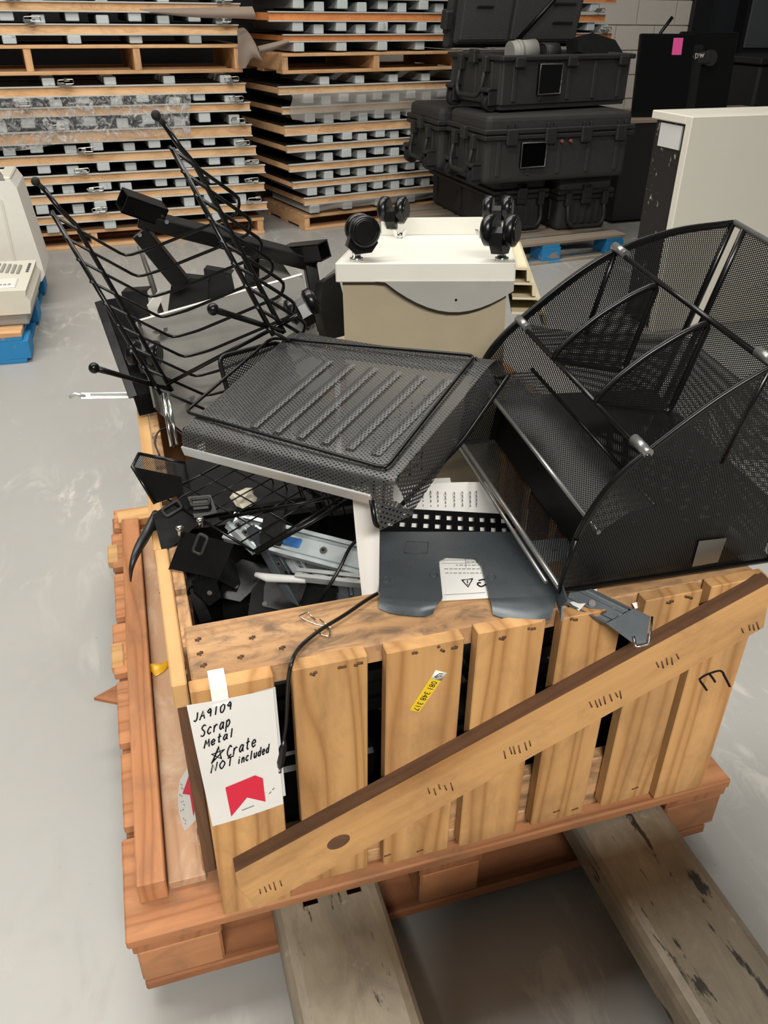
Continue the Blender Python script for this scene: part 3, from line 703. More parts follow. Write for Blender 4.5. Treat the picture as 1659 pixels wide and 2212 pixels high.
# diagonal brace nailed across the slats; its left end is sawn off at an angle
BY = -.0235
bc = [aty(px, py, BY) for px, py in ((508, 1885), (514, 1916), (560, 1962), (1649, 1356), (1668, 1256))]
ang = math.atan2(bc[4].z-bc[0].z, bc[4].x-bc[0].x); cen = sum(bc, V((0, 0, 0)))/5; cen.y = BY/2-.0002
md = Mx.Translation(cen) @ Mx.Rotation(-ang, 4, 'Y')
poly = [md.inverted() @ V((p.x, cen.y, p.z)) for p in bc]
bm = bmesh.new(); prism(bm, [(p.x, p.z) for p in poly], Mx(((1, 0, 0, 0), (0, 0, -1, 0), (0, 1, 0, 0), (0, 0, 0, 1))), BY/2, -BY/2)
br = obj('diagonal_brace', bm, 'pine', tc); br.matrix_basis = wm(tc).inverted() @ md
br.data.materials.append(M['pine_stained'])
for f in br.data.polygons:                     # the old dark-stained upper edge
    if f.normal.z > .6: f.material_index = 1
# left side: rail, corner post and boards
bb('side_rail', tc, .121, .1405, .028, .335, ZT-.05, ZT-.010, 'rail_yellow', 'y', .002)
bb('side_rail', tc, .119, .1405, .337, CY1, ZT-.05, ZT-.010, 'rail_yellow', 'y', .002)
bb('corner_post', tc, .124, .1415, .034, .095, ZB+.06, ZT-.052, 'pine_stained', 'z', .002)
for i in range(8):
    y = .10+i*.128; bb('side_slat', tc, .1415, .158, y, y+.112, ZB, ZT-.012, 'pine_dirty', 'z', .0015)
bb('cleat', tc, .1205, .1405, .068, .145, DZ+.0185, DZ+.085, 'pine_dirty', 'z', .003)
# right side and back
for i in range(8):
    y = .06+i*.132; bb('side_slat', tc, .944, .963, y, y+.10, ZB, ZT-.012, 'pine', 'z', .0015)
bb('side_rail', tc, .92, .9435, .13, CY1-.03, ZT-.06, ZT-.005, 'pine', 'y', .002)
for i in range(7):
    x = .145+i*.118; bb('back_slat', tc, x, x+.1, CY1, CY1+.02, ZB, ZT, 'pine', 'z', .0015)
bb('back_rail', tc, .16, .942, CY1-.024, CY1-.001, ZT-.09, ZT-.01, 'pine_dirty', 'x', .002)
bb('floor_board', tc, .16, .942, .065, CY1-.03, ZB, ZB+.012, 'pine_stained', 'x', .001)
# driven staples and torn nail marks in the boards
bm = bmesh.new(); random.seed(2)
def mark(px, py, Y, dx, dy, r=.0012):
    a = aty(px, py, Y); b = aty(px+dx, py+dy, Y); tube(bm, [a, b], r, 4)
for (px, py, n) in ((566, 1918, 5), (935, 1705, 5), (1095, 1620, 6), (1280, 1518, 7), (1428, 1430, 5), (1612, 1356, 4)):
    for i in range(n): mark(px+i*11-8+random.uniform(-3, 3), py-i*4+random.uniform(-3, 3), BY-.0006, random.uniform(2, 6), random.uniform(9, 17))
for (px, py) in ((670, 1452), (730, 1442), (765, 1436), (890, 1411), (945, 1402), (975, 1397), (1078, 1378), (1140, 1362), (1232, 1341), (1300, 1325), (1440, 1302), (1480, 1290)):
    for i in range(2): mark(px+i*7, py+random.uniform(-4, 4), -.0005, random.uniform(4, 12), random.uniform(-4, 4), .002)
for (px, py) in ((830, 1850), (900, 1840), (1195, 1755), (1235, 1750), (1365, 1705)): mark(px, py, -.0005, 14, -5, .0012)
so = obj('staple', bm, 'pine_stained', tc, True); so['kind'] = 'stuff'
bm = bmesh.new()
for (px, py) in ((428, 1382), (432, 1412), (440, 1438), (520, 1420), (545, 1378), (610, 1400)):
    p = atz(px, py, ZT); tube(bm, [p+V((-.004, 0, 0)), p+V((.004, .002, 0))], .0016, 4); tube(bm, [p+V((0, -.003, 0)), p+V((.001, .004, 0))], .0012, 4)
so = obj('nail_hole', bm, 'pine_stained', tc, True); so['kind'] = 'stuff'
kp = aty(731, 1818, BY); bm = bmesh.new()
prism(bm, [(.0175*math.cos(a*PI/8), .013*math.sin(a*PI/8)) for a in range(16)], frame(kp, (1, 0, .42), (0, 0, 1)), -.001, .0012); kn = obj('knot', bm, 'pine_stained', tc, True)
# pencilled letter on the last slat
bm = bmesh.new()
for pts in ([(1510, 1468), (1525, 1458), (1556, 1449), (1566, 1462), (1577, 1483)], [(1512, 1470), (1521, 1482), (1527, 1491)], [(1533, 1456), (1540, 1465), (1545, 1473)]):
    tube(bm, smoothline([aty(px, py, -.001) for px, py in pts], 4), .0016, 5)
obj('letter_mark', bm, 'ink', tc, True)

# ================================================================== pallet jack
tj = thing('pallet_jack', 'worn beige pallet jack with two forks under the pallet', 'pallet jack', (.56, .2, 0))
FZ = .147
for k, (xa, xb, hol) in enumerate(((.215, .385, True), (.732, .902, False))):
    y0, y1 = -.62, 1.10; bm = bmesh.new()
    # top plate with two square holes near the pallet, rounded shoulders, side flanges
    xs = [xa+.022, xa+.045, xa+.068, xb-.068+.012, xb-.045+.012, xb-.022] if hol else [xa+.022, xb-.022]
    ys = [y0, -.004, .018, y1]
    for i in range(len(xs)-1):
        for j in range(3):
            if hol and i in (1, 3) and j == 1: continue
            bx(bm, xs[i], xs[i+1], ys[j], ys[j+1], FZ-.008, FZ)
    for s in (0, 1):
        prof = [(0, -.062), (.006, -.062), (.006, -.024), (.012, -.012), (.022, -.008), (.022, 0), (.010, -.004), (.003, -.013), (0, -.024)]
        pl = [((xa+u) if s == 0 else (xb-u), FZ+z) for u, z in prof]
        prism(bm, pl, Mx(((1, 0, 0, 0), (0, 0, -1, 0), (0, 1, 0, 0), (0, 0, 0, 1))), -y1, -y0)
    bmesh.ops.remove_doubles(bm, verts=bm.verts, dist=.00005)
    for f in bm.faces: f.smooth = False
    fo = obj('fork', bm, 'fork_paint', tj, True)
    bm = bmesh.new(); xc = (xa+xb)/2
    for yy in (.98, 1.04): cyl(bm, (xc-.04, yy, .04), (xc+.04, yy, .04), .04, 14)
    obj('load_roller', bm, 'rubber', tj, True)
bm = bmesh.new(); bx(bm, .215, .902, -.66, -.60, .06, .72, bev=.01); obj('fork_bridge', bm, 'fork_paint', tj, True)  # unseen bridge joining the forks, made tall with the housing for its shade
bm = bmesh.new(); bx(bm, .20, .92, -1.02, -.655, .06, .86, bev=.04, seg=3); obj('shade_housing', bm, 'fork_paint', tj, True)  # unseen housing added to shade the floor between the forks
bm = bmesh.new(); cyl(bm, (.56, -.96, .85), (.56, -1.45, 1.05), .022, 12); cyl(bm, (.38, -1.47, 1.06), (.74, -1.47, 1.06), .018, 12); obj('tiller', bm, 'black_metal', tj, True)
for s in (-1, 1):
    bm = bmesh.new(); cyl(bm, (.56+s*.30-.03, -.90, .07), (.56+s*.30+.03, -.90, .07), .07, 18); obj('drive_wheel', bm, 'rubber', tj, True)

# ================================================================== papers and labels on the crate
def quad_sheet(name, c, nx, ny, fn, mat, parent=None, thick=.0004):
    """bilinear sheet from corners TL,TR,BR,BL plus an offset function"""
    g = []
    for i in range(ny+1):
        r = []
        for j in range(nx+1):
            u, v_ = j/nx, i/ny; p = (c[0]*(1-u)+c[1]*u)*(1-v_) + (c[3]*(1-u)+c[2]*u)*v_
            r.append(p+fn(u, v_))
        g.append(r)
    return sheet(name, g, mat, parent, thick)
SY = -.0035
sg = [aty(403, 1524, SY-.004), aty(590, 1488, SY), aty(612, 1736, SY), aty(459, 1785, SY)]
sfn = lambda u, v_: V((0, -.0045*math.sin(PI*min(1, v_*1.4))*(1-u)**1.5 - .0015*math.sin(PI*u), 0))
ts = thing('paper_sign', 'white paper sign with handwritten notice and red ribbon emblem taped to the crate', 'sign', sg[2])
quad_sheet('sheet', sg, 14, 16, sfn, 'paper', ts)
def on_sign(u, v_): return (sg[0]*(1-u)+sg[1]*u)*(1-v_) + (sg[3]*(1-u)+sg[2]*u)*v_ + sfn(u, v_) + V((0, -.0012, 0))
def on_px(px, py):
    p = aty(px, py, SY); e1 = None      # invert the bilinear patch
    u, v_ = .5, .5
    for _ in range(12):
        q = (sg[0]*(1-u)+sg[1]*u)*(1-v_) + (sg[3]*(1-u)+sg[2]*u)*v_
        du = (sg[1]-sg[0])*(1-v_)+(sg[2]-sg[3])*v_; dv_ = (sg[3]-sg[0])*(1-u)+(sg[2]-sg[1])*u; e = p-q
        det = du.x*dv_.z-du.z*dv_.x; u += (e.x*dv_.z-e.z*dv_.x)/det; v_ += (du.x*e.z-du.z*e.x)/det
    return on_sign(u, v_)
# handwriting as pen strokes; each glyph lives in a unit cell (x right, y up)
GL = {'J': [[(.7, 1), (.72, .3), (.5, .02), (.15, .12)]], 'A': [[(.05, 0), (.5, 1), (.9, .02)], [(.2, .38), (.78, .4)]],
 '9': [[(.8, .75), (.55, .98), (.2, .72), (.5, .48), (.78, .72), (.78, .02)]], '1': [[(.5, 1), (.5, 0)]], '0': [[(.5, 1), (.15, .7), (.2, .15), (.55, 0), (.85, .35), (.8, .85), (.5, 1)]],
 'S': [[(.85, .88), (.5, 1), (.15, .75), (.75, .35), (.6, .02), (.05, .1)]], 'c': [[(.8, .52), (.5, .62), (.15, .3), (.45, 0), (.8, .1)]], 'r': [[(.2, .6), (.22, 0)], [(.22, .38), (.5, .62), (.8, .55)]],
 'a': [[(.75, .55), (.4, .62), (.12, .25), (.4, 0), (.75, .4), (.75, .6), (.78, .1), (.95, 0)]], 'p': [[(.2, .62), (.2, -.4)], [(.2, .5), (.55, .65), (.82, .35), (.5, .02), (.2, .12)]],
 'M': [[(.02, 0), (.2, .9), (.5, .3), (.8, .9), (.98, 0)]], 'e': [[(.12, .3), (.8, .36), (.55, .64), (.15, .38), (.4, 0), (.85, .12)]], 't': [[(.45, 1), (.45, .08), (.75, .02)], [(.15, .62), (.8, .66)]], 'l': [[(.45, 1), (.45, 0)]],
 'C': [[(.85, .82), (.5, 1), (.12, .5), (.45, .02), (.9, .14)]], 'N': [[(.08, 0), (.15, .95), (.75, .05), (.85, 1)]], 'O': [[(.5, .95), (.12, .5), (.5, .03), (.9, .5), (.5, .95)]], 'T': [[(.5, .95), (.5, 0)], [(.05, .95), (.98, .95)]],
 'i': [[(.5, .55), (.5, .02)], [(.5, .82), (.52, .78)]], 'n': [[(.15, .58), (.18, 0)], [(.18, .4), (.5, .62), (.75, .4), (.8, 0)]], 'u': [[(.15, .6), (.2, .1), (.5, 0), (.78, .25), (.8, .6), (.82, 0)]], 'd': [[(.75, .55), (.35, .55), (.15, .2), (.45, 0), (.76, .2)], [(.78, 1), (.78, 0)]],
 '*': [[(.1, .0), (.5, 1), (.85, .05), (.02, .62), (.98, .62), (.1, .0)], [(.16, .06), (.52, .9), (.8, .1)]]}
def write(txt, p0, p1, h, name='lettering', r=.0009):
    """letters from pixel p0 to p1 along a base line, h pixels tall"""
    bm = bmesh.new(); n = len(txt); dx = (p1[0]-p0[0])/n; dy = (p1[1]-p0[1])/n; L = math.hypot(dx, dy); ux, uy = -dy/L, dx/L
    for i, ch in enumerate(txt):
        if ch == ' ': continue
        for st in GL[ch]:
            pts = [(p0[0]+dx*(i+.08+.84*x)-ux*(-1)*0 + (uy*0) + h*y*.12, p0[1]+dy*(i+.08+.84*x)-h*y) for x, y in st]
            q = [on_px(*p) for p in pts]
            tube(bm, smoothline(q, 4) if len(q) > 2 and ch not in 'AMNT*' else q, r, 5)
    return obj(name, bm, 'ink', ts, True)
write('JA9109', (414, 1552), (500, 1525), 17)
write('Scrap', (430, 1583), (497, 1560), 23)
write('Metal', (438, 1607), (505, 1582), 18)
write('*', (450, 1642), (484, 1630), 33)
write('Crate', (486, 1629), (553, 1606), 24)
write('NOT', (452, 1663), (503, 1644), 20)
write('included', (510, 1645), (581, 1622), 18)
rb = [(486, 1697), (550, 1671), (567, 1678), (573, 1729), (533, 1719), (499, 1761)]
bm = bmesh.new(); cen = on_px(525, 1705); vs0 = [bm.verts.new(on_px(*p)) for p in rb]; vc = [bm.verts.new(on_px(530, 1700)), bm.verts.new(on_px(512, 1716))]
for f in ((0, 1, 6), (1, 2, 6), (2, 3, 6), (3, 4, 6), (4, 7, 6), (7, 0, 6), (4, 5, 7), (5, 0, 7)): bm.faces.new([(vs0+vc)[i] for i in f])
obj('ribbon_emblem', bm, 'red_print', ts, True)
bm = bmesh.new()
for a, b in (((581, 1712), (585, 1708)), ((588, 1704), (592, 1700))): tube(bm, [on_px(*a), on_px(*b)], .0006, 4)
tube(bm, [on_px(522, 1747), on_px(548, 1737)], .0005, 4)
obj('print_mark', bm, 'ink_grey', ts, True)
# second sheet behind it
sg2 = [aty(545, 1500, -.0012), aty(589, 1488, -.0012), aty(612, 1722, -.0012), aty(566, 1736, -.0012)]
SGb = quad_sheet('paper_sheet', [p+V((.0035, .0003, .002)) for p in sg2], 3, 8, lambda u, v_: V((0, 0, 0)), 'paper_grey'); tag(SGb, 'grey-white sheet peeping out behind the taped paper sign', 'paper')
# tape strip over the crate edge
tg = [atz(447, 1460, ZT+.001), atz(485, 1451, ZT+.001)]
bm = bmesh.new()
g = []
for i, (yy, zz) in enumerate(((.03, ZT+.0012), (.0, ZT+.0015), (-.0015, ZT-.002), (-.0035, ZT-.012), (-.009, ZT-.022))):
    g.append([V((x, yy, zz)) for x in (.166, .176, .186)])
tag(sheet('tape_strip', g, 'sticker_white', None, .0003), 'short strip of white tape holding the paper sign to the crate top', 'tape')
# label on the crate's left side
lg = [aty(392, 1683, .13), aty(424, 1635, .045), aty(442, 1755, .045), aty(402, 1795, .10)]
tl = thing('side_label', 'torn white label with red print on the left side of the crate', 'label', lg[3])
lfn = lambda u, v_: V((-.006*math.sin(PI*v_)-.002, 0, 0))
quad_sheet('sheet', lg, 8, 8, lfn, 'paper', tl)
def on_l(u, v_): return (lg[0]*(1-u)+lg[1]*u)*(1-v_) + (lg[3]*(1-u)+lg[2]*u)*v_ + lfn(u, v_)+V((-.0012, 0, 0))
bm = bmesh.new(); pl = [(.35, .38), (.95, .1), (.97, .75), (.62, .92), (.75, .55)]; ci = bm.verts.new(on_l(.78, .5)); vv = [bm.verts.new(on_l(*p)) for p in pl]
for i in range(5): bm.faces.new((vv[i], vv[(i+1) % 5], ci))
obj('red_print', bm, 'red_print', tl, True)
random.seed(8); bm = bmesh.new()
for i in range(14):
    u, v_ = .12+.25*random.random(), .12+.8*random.random(); tube(bm, [on_l(u, v_), on_l(u+.05*random.random(), v_+.03)], .0006, 4)
obj('scribble', bm, 'ink_grey', tl, True)
# yellow number sticker on the third slat
q = [aty(941, 1447, -.0008), aty(965, 1453, -.0008), aty(905, 1538, -.0008), aty(885, 1533, -.0008)]
tk = thing('number_sticker', 'yellow sticker reading 081 348 317 on the third front slat', 'sticker', q[3])
quad_sheet('sticker_base', q, 2, 6, lambda u, v_: V((0, 0, 0)), 'sticker_yellow', tk, .0003)
def on_k(u, v_, e=.0006): return (q[0]*(1-u)+q[1]*u)*(1-v_) + (q[3]*(1-u)+q[2]*u)*v_ + V((0, -e, 0))
quad_sheet('logo_field', [on_k(0, 0), on_k(1, 0), on_k(1, .2), on_k(0, .2)], 1, 1, lambda u, v_: V((0, 0, 0)), 'sticker_white', tk, .0002)
bm = bmesh.new(); tube(bm, [on_k(.25, .15, .001), on_k(.45, .05, .001), on_k(.7, .04, .001)], .0008, 4); tube(bm, [on_k(.35, .16, .001), on_k(.6, .09, .001), on_k(.75, .09, .001)], .0007, 4); obj('logo', bm, 'dark_steel', tk, True)
def text(txt, m, size, mat, parent, name='lettering'):
    cu = bpy.data.curves.new('t', 'FONT'); cu.body = txt; cu.size = size; cu.align_x = 'LEFT'; cu.align_y = 'CENTER'; cu.resolution_u = 2
    o = bpy.data.objects.new('t', cu); C.objects.link(o); dg = bpy.context.evaluated_depsgraph_get(); me = bpy.data.meshes.new_from_object(o.evaluated_get(dg)); bpy.data.objects.remove(o)
    me.materials.clear(); me.materials.append(M[mat]); r = link(name, me, None, parent); r.matrix_basis = wm(parent).inverted() @ m; return r
p0 = on_k(.5, .24, .0009); p1 = on_k(.5, .98, .0009); Lk = (p1-p0).length
ax = (p1-p0).normalized(); mt = frame(p0, ax, None, (0, -1, 0))
tx = text('081 348 317', mt, .0135, 'ink', tk)
wdt = max(v.co.x for v in tx.data.vertices)
for v in tx.data.vertices: v.co.x *= Lk/wdt
# scrap of yellow plastic and a bent wire clip
bm = bmesh.new()
g = []
for i, (a, b) in enumerate((((322, 1446), (330, 1441)), ((336, 1461), (341, 1438)), ((352, 1452), (350, 1440)), ((365, 1438), (362, 1433)))):
    g.append([atz(a[0], a[1], DZ+.0195), (atz(a[0], a[1], DZ+.0195)+atz(b[0], b[1], DZ+.0195))/2+V((0, 0, .012)), atz(b[0], b[1], DZ+.0195)+V((0, 0, .006))])
tag(sheet('plastic_scrap', g, 'clear_yellow', None, .0004), 'crumpled scrap of yellow plastic on the dusty plank', 'scrap')
bm = bmesh.new(); Zc = ZT+.0015
tube(bm, fillet([atz(683, 1342, Zc), atz(665, 1322, Zc), atz(645, 1331, Zc+.004), atz(676, 1347, Zc+.004), atz(700, 1352, Zc), atz(714, 1362, Zc), atz(712, 1375, Zc), atz(697, 1373, Zc), atz(680, 1360, Zc)], .004, 3), .0011, 6)
tube(bm, [atz(690, 1338, Zc+.002), atz(715, 1356, Zc+.002)], .0011, 6)
tag(obj('wire_clip', bm, 'chrome', None, True), 'bent silver wire clip lying on the crate top rail', 'clip')

# ================================================================== front mesh letter tray, upside down on the heap
KT = 1.22
TP = [CAM+(V(p)-CAM)*KT for p in ((.179, .165, .887), (.371, -.068, .913), (.529, .068, .967), (.338, .302, .94))]
tu = (TP[1]-TP[0]); TA = tu.length; tu.normalize(); tv = (TP[3]-TP[0]); TB = tv.length; tv = (tv-tu*tv.dot(tu)).normalized(); tn = tu.cross(tv)
mT = Mx(((tu.x, tv.x, tn.x, TP[0].x), (tu.y, tv.y, tn.y, TP[0].y), (tu.z, tv.z, tn.z, TP[0].z), (0, 0, 0, 1)))
tt = thing('mesh_tray', 'black wire-mesh letter tray lying upside down on top of the heap', 'tray', mat=mT)
def L(*p): return V(p)
g = []                                           # base with rolled front and back edges
prof = [(-.012, -.030), (-.010, -.018), (-.004, -.006), (.008, 0), (.05, 0), (.10, 0), (.16, 0), (.215, 0), (TB, .001), (TB+.018, -.002), (TB+.032, -.012), (TB+.040, -.028), (TB+.043, -.05)]
for (t_, h_) in prof: g.append([L(s*TA, t_, h_-.0008*math.sin(PI*s)*4) for s in [i/16 for i in range(17)]])
sheet('base_mesh', g, 'mesh_tray', tt, world=False)
g = [[L(TA+e, t_, h_) for (t_, h_) in ((.0, h0*1.3), (.06, h0*1.15), (.14, h0), (.22, h0*.8), (TB-.006, h0*.6))] for e, h0 in ((0, -.001), (.006, -.016), (.009, -.034), (.006, -.05))]
sheet('end_mesh', g, 'mesh_tray', tt, world=False)
g = [[L(-e, t_, h_) for (t_, h_) in ((.0, h0), (.13, h0), (TB-.006, h0))] for e, h0 in ((0, -.001), (.006, -.02), (.008, -.045))]
sheet('end_mesh', g, 'mesh_tray', tt, world=False)
g = [[L(TA-.03, -.012, -.03), L(TA, -.006, -.03)], [L(TA-.018, -.03, -.065), L(TA+.02, .0, -.05)]]
sheet('corner_mesh', g, 'mesh_tray', tt, world=False)
bm = bmesh.new(); bx(bm, -.002, TA-.034, -.0145, -.0105, -.040, -.024, bev=.001); obj('front_lip', bm, 'galv', tt)
def on_tray(px, py, h):
    d = mT.inverted().to_3x3() @ ray(px, py); o = mT.inverted() @ CAM; return o + d*((h-o.z)/d.z)
wr = [on_tray(400, 890, .004), on_tray(833, 1012, .004), on_tray(1026, 768, .005), on_tray(587, 730, .004)]
bm = bmesh.new(); tube(bm, fillet(wr, .012, 4, True), .0026, 8, True); obj('wire_frame', bm, 'black_rod', tt)
bm = bmesh.new(); tube(bm, fillet([L(TA-.034, -.0125, -.032), L(TA-.024, -.03, -.068), L(TA+.012, TB*.55, -.045), L(TA+.018, TB+.02, -.024), L(TA-.0, TB+.045, -.05), L(.0, TB+.045, -.06), L(-.012, TB+.02, -.06), L(-.012, .0, -.045), L(-.002, -.0125, -.032)], .016, 5), .0034, 8); obj('rim', bm, 'black_rod', tt)
bm = bmesh.new(); tube(bm, [on_tray(1026, 772, .002), L(TA+.014, TB-.005, -.03)], .0022, 6); tube(bm, [on_tray(833, 1012, .002), L(TA-.02, -.02, -.06)], .0022, 6); obj('stay_wire', bm, 'black_rod', tt)
for i in range(6):                               # pressed ribs in the base
    s = .10+i*.042; g = [[L(s+dx+.01*(t_/.2), .035+t_*.9, .0006+hh) for t_ in (0, .05, .1, .15, .2)] for dx, hh in ((0, 0), (.005, .0010), (.011, .0010), (.016, 0))]
    sheet('rib', g, 'mesh_tray', tt, world=False)
# a second tray just under it, its framed end shows behind at the left
t2 = thing('mesh_tray', 'second black mesh tray wedged under the upside-down one, framed end showing', 'tray', aty(480, 860, .52))
q = [aty(472, 772, .50), aty(602, 738, .55), aty(640, 800, .50), aty(500, 878, .44)]
bm = bmesh.new(); tube(bm, fillet(q, .014, 4, True), .004, 7, True); obj('rim', bm, 'black_rod', t2, True)
sheet('end_mesh', [[q[0], q[1]], [q[3], q[2]]], 'mesh_fine', t2)
q2 = [q[3]+V((.01, -.03, -.06)), q[2]+V((.02, -.03, -.05)), q[2]+V((.1, .02, -.10)), q[3]+V((.1, -.1, -.12))]
sheet('base_mesh', [[q[3], q[2]], [q2[0], q2[1]], [q2[3], q2[2]]], 'mesh_fine', t2)

# ================================================================== mesh corner organiser on the right
OO = V((.639, .027, .647)); ow = V((-.013, .991, .13)).normalized(); ob = V((.998, .022, -.064)); ob = (ob-ow*ob.dot(ow)).normalized(); oh = ob.cross(ow)
def OP(b, h, k): return OO+ob*b+oh*h+ow*k
to = thing('mesh_organizer', 'large black mesh desktop sorter with curved sides and fan-shaped dividers on the crate edge', 'organizer', OO)
WO = .3665
arc = [(.0, .092), (.006, .125), (.020, .167), (.040, .198), (.062, .222), (.11, .268), (.153, .303), (.197, .330), (.248, .349), (.309, .364), (.396, .374)]
bk = [(.396, .374), (.384, .241), (.366, .08), (.356, .0)]
side = [(.0, .0)] + arc + bk[1:]
def side_panel(k, sgn):
    flat('side_mesh', [OP(b, h, k) for b, h in side], 'mesh_fine', to)
    ar = smoothline([OP(b, h, k) for b, h in arc], 4); bm = bmesh.new(); tube(bm, ar, .0038, 7); obj('side_rim', bm, 'black_rod', to, True)
    bm = bmesh.new(); tube(bm, [OP(b, h, k) for b, h in bk], .0052, 7); tube(bm, [OP(.356, 0, k), OP(0, 0, k), OP(0, .092, k)], .0042, 7); obj('side_rim', bm, 'black_rod', to, True)
    g = [ar, [p + (OP(.2, .16, k)-p).normalized()*.010 - ow*sgn*.001 for p in ar]]
    sheet('arc_band', g, 'black_satin', to, .0012)
side_panel(0, -1); side_panel(WO, 1)
def rod(name, a, b, r, mat='black_rod'):
    bm = bmesh.new(); tube(bm, [a, b], r, 9); return obj(name, bm, mat, to, True)
R1, R2 = (.197, .331), (.062, .217)
for (b, h) in (R1, R2):
    rod('cross_rod', OP(b, h, -.006), OP(b, h, WO+.006), .0038)
    for k in (.0, WO):
        s = -1 if k else 1; bm = bmesh.new(); cyl(bm, OP(b, h+.004, k-.004*s), OP(b, h+.004, k+.030*s), .0068, 12); obj('end_sleeve', bm, 'sleeve_grey', to, True)
rod('cross_rod', OP(.398, .374, 0), OP(.398, .374, WO), .0048, 'sleeve_grey')
rod('front_rod', OP(.002, .004, 0), OP(.002, .004, WO), .0040, 'sleeve_grey'); rod('front_rod', OP(-.016, .010, .01), OP(-.012, .010, WO), .0028, 'sleeve_grey')
rod('tray_bar', OP(.033, .098, 0), OP(.033, .098, WO), .0034, 'sleeve_grey')
rod('back_rod', OP(.356, 0, 0), OP(.356, 0, WO), .004)
def strip(name, pf, n=6, mat='mesh_fine', k0=0, k1=None):
    k1 = WO if k1 is None else k1
    g = [[OP(b, h, k0+(k1-k0)*j/n) for j in range(n+1)] for b, h in pf]; return sheet(name, g, mat, to)
strip('front_mesh', [(.033, .098), (.07, .128), (.105, .134)])            # sloping front sheet
strip('shelf_mesh', [R2, (.12, .205), (.185, .195), (.26, .190), (.378, .186)])
bf = 0.03
strip('back_mesh', bk, 6, 'mesh_fine', bf, WO-bf)
for k in (bf, WO-bf):
    bm = bmesh.new(); tube(bm, [OP(b-.002, h, k) for b, h in bk], .0052, 7); obj('back_frame', bm, 'black_rod', to, True)
strip('floor_mesh', [(.0, .004), (.2, .004), (.354, .004)])
# inner drawer box: dense mesh walls and a dark back
for k in (.010, WO-.010):
    flat('drawer_side', [OP(b, h, k) for b, h in ((.05, .008), (.05, .075), (.075, .092), (.345, .088), (.35, .008))], 'mesh_dense', to)
strip('drawer_back', [(.060, .008), (.066, .096), (.075, .126)], 2, 'black_metal', .012, WO-.012)
strip('drawer_top', [(.075, .092), (.2, .09), (.345, .088)], 4, 'mesh_dense', .010, WO-.010)
rod('step_bar', OP(.105, .134, 0), OP(.105, .134, WO), .003)
for k in (WO*2/3, WO/3):
    dv = [(.197, .331), (.158, .314), (.115, .285), (.080, .253), (.054, .219), (.12, .206), (.166, .197), (.182, .198), (.188, .212)]
    d = flat('divider_mesh', [OP(b, h, k) for b, h in dv], 'mesh_fine', to)
    bm = bmesh.new(); tube(bm, fillet([OP(b, h, k) for b, h in ((.197, .331), (.158, .314), (.115, .285), (.080, .253), (.054, .218), (.185, .192))], .016, 4, True), .0044, 7, True); obj('divider_rim', bm, 'black_rod', d, True)
for k in (WO-.002, .002):
    bm = bmesh.new(); tube(bm, [OP(.197, .33, k), OP(.186, .192, k)], .0042, 7); obj('inner_upright', bm, 'black_rod', to, True)
flat('name_plate', [OP(b, h, -.003) for b, h in ((.203, .061), (.250, .060), (.255, .014), (.211, .012))], 'mesh_plate', to, .0006)

# ================================================================== wire incline rack standing in the heap
KR = .9; RA = CAM+(V((.025, .919, .995))-CAM)*KR; RU = V((.677, -.527, .513)).normalized(); RV = V((.355, -.325, -.877)); RV = (RV-RU*RV.dot(RU)).normalized(); RN = RU.cross(RV)
RN = RN if RN.y > 0 else -RN
tr = thing('wire_rack', 'black wire step rack with ball tips and bent wires at the left of the heap', 'rack', V((.154, .645, .73)))
dl = (RN*.134+RV*.119)*KR
RL = .367*KR
for u, ex in ((0, .0), (.30*KR, .034)):
    bm = bmesh.new(); a = RA+RU*u+RV*ex
    tube(bm, [a-RV*.0, a+RV*(RL+.01-ex)], .0042, 7); obj('rail', bm, 'black_rod', tr, True)
    bm = bmesh.new(); tube(bm, [a+RN*.012-RV*.036, a+RN*.020-RV*.0, a+RN*.034+RV*.03, a+RN*.030+RV*(RL+.015-ex)], .0042, 7); o = obj('rail', bm, 'black_rod', tr, True)
    bm = bmesh.new(); tube(bm, [a+RN*.012-RV*.036, a+RN*.006-RV*.048], [.0042, .0042], 7); ball(bm, a+RN*.004-RV*.05, .0074, 10); obj('ball_tip', bm, 'rubber', tr, True)
    bm = bmesh.new(); f0 = a+RN*.03+RV*(RL+.012-ex); f1 = aty(203, 795, .60) if u == 0 else aty(460, 668, .45)
    tube(bm, [f0, f0*.2+f1*.8, f1], [.0042, .0048, .006], 7); ball(bm, f1, .0092, 10); obj('foot_wire', bm, 'black_rod', tr, True)
for i in range(9):
    a = RA+RV*(.010+i*.0445)*KR; b = RA+RU*.30*KR+RV*(.040+i*.041)*KR
    pts = [a-dl*.05, a+dl*.88, a+dl*.98+RU*.05, b+dl*1.0-RU*.03, b+dl*.86, b-dl*.05]
    bm = bmesh.new(); tube(bm, fillet(pts, .012, 2), .0029, 6); obj('bent_wire', bm, 'black_rod', tr, True)
bm = bmesh.new(); e0 = RA+RV*RL; e1 = e0+RU*.30*KR; tube(bm, [e1+RN*.03, e1+RN*.03+RU*.04-RV*.0], .004, 6); tube(bm, [e0+RN*.03, e1+RN*.03], .004, 6); obj('base_wire', bm, 'black_rod', tr, True)

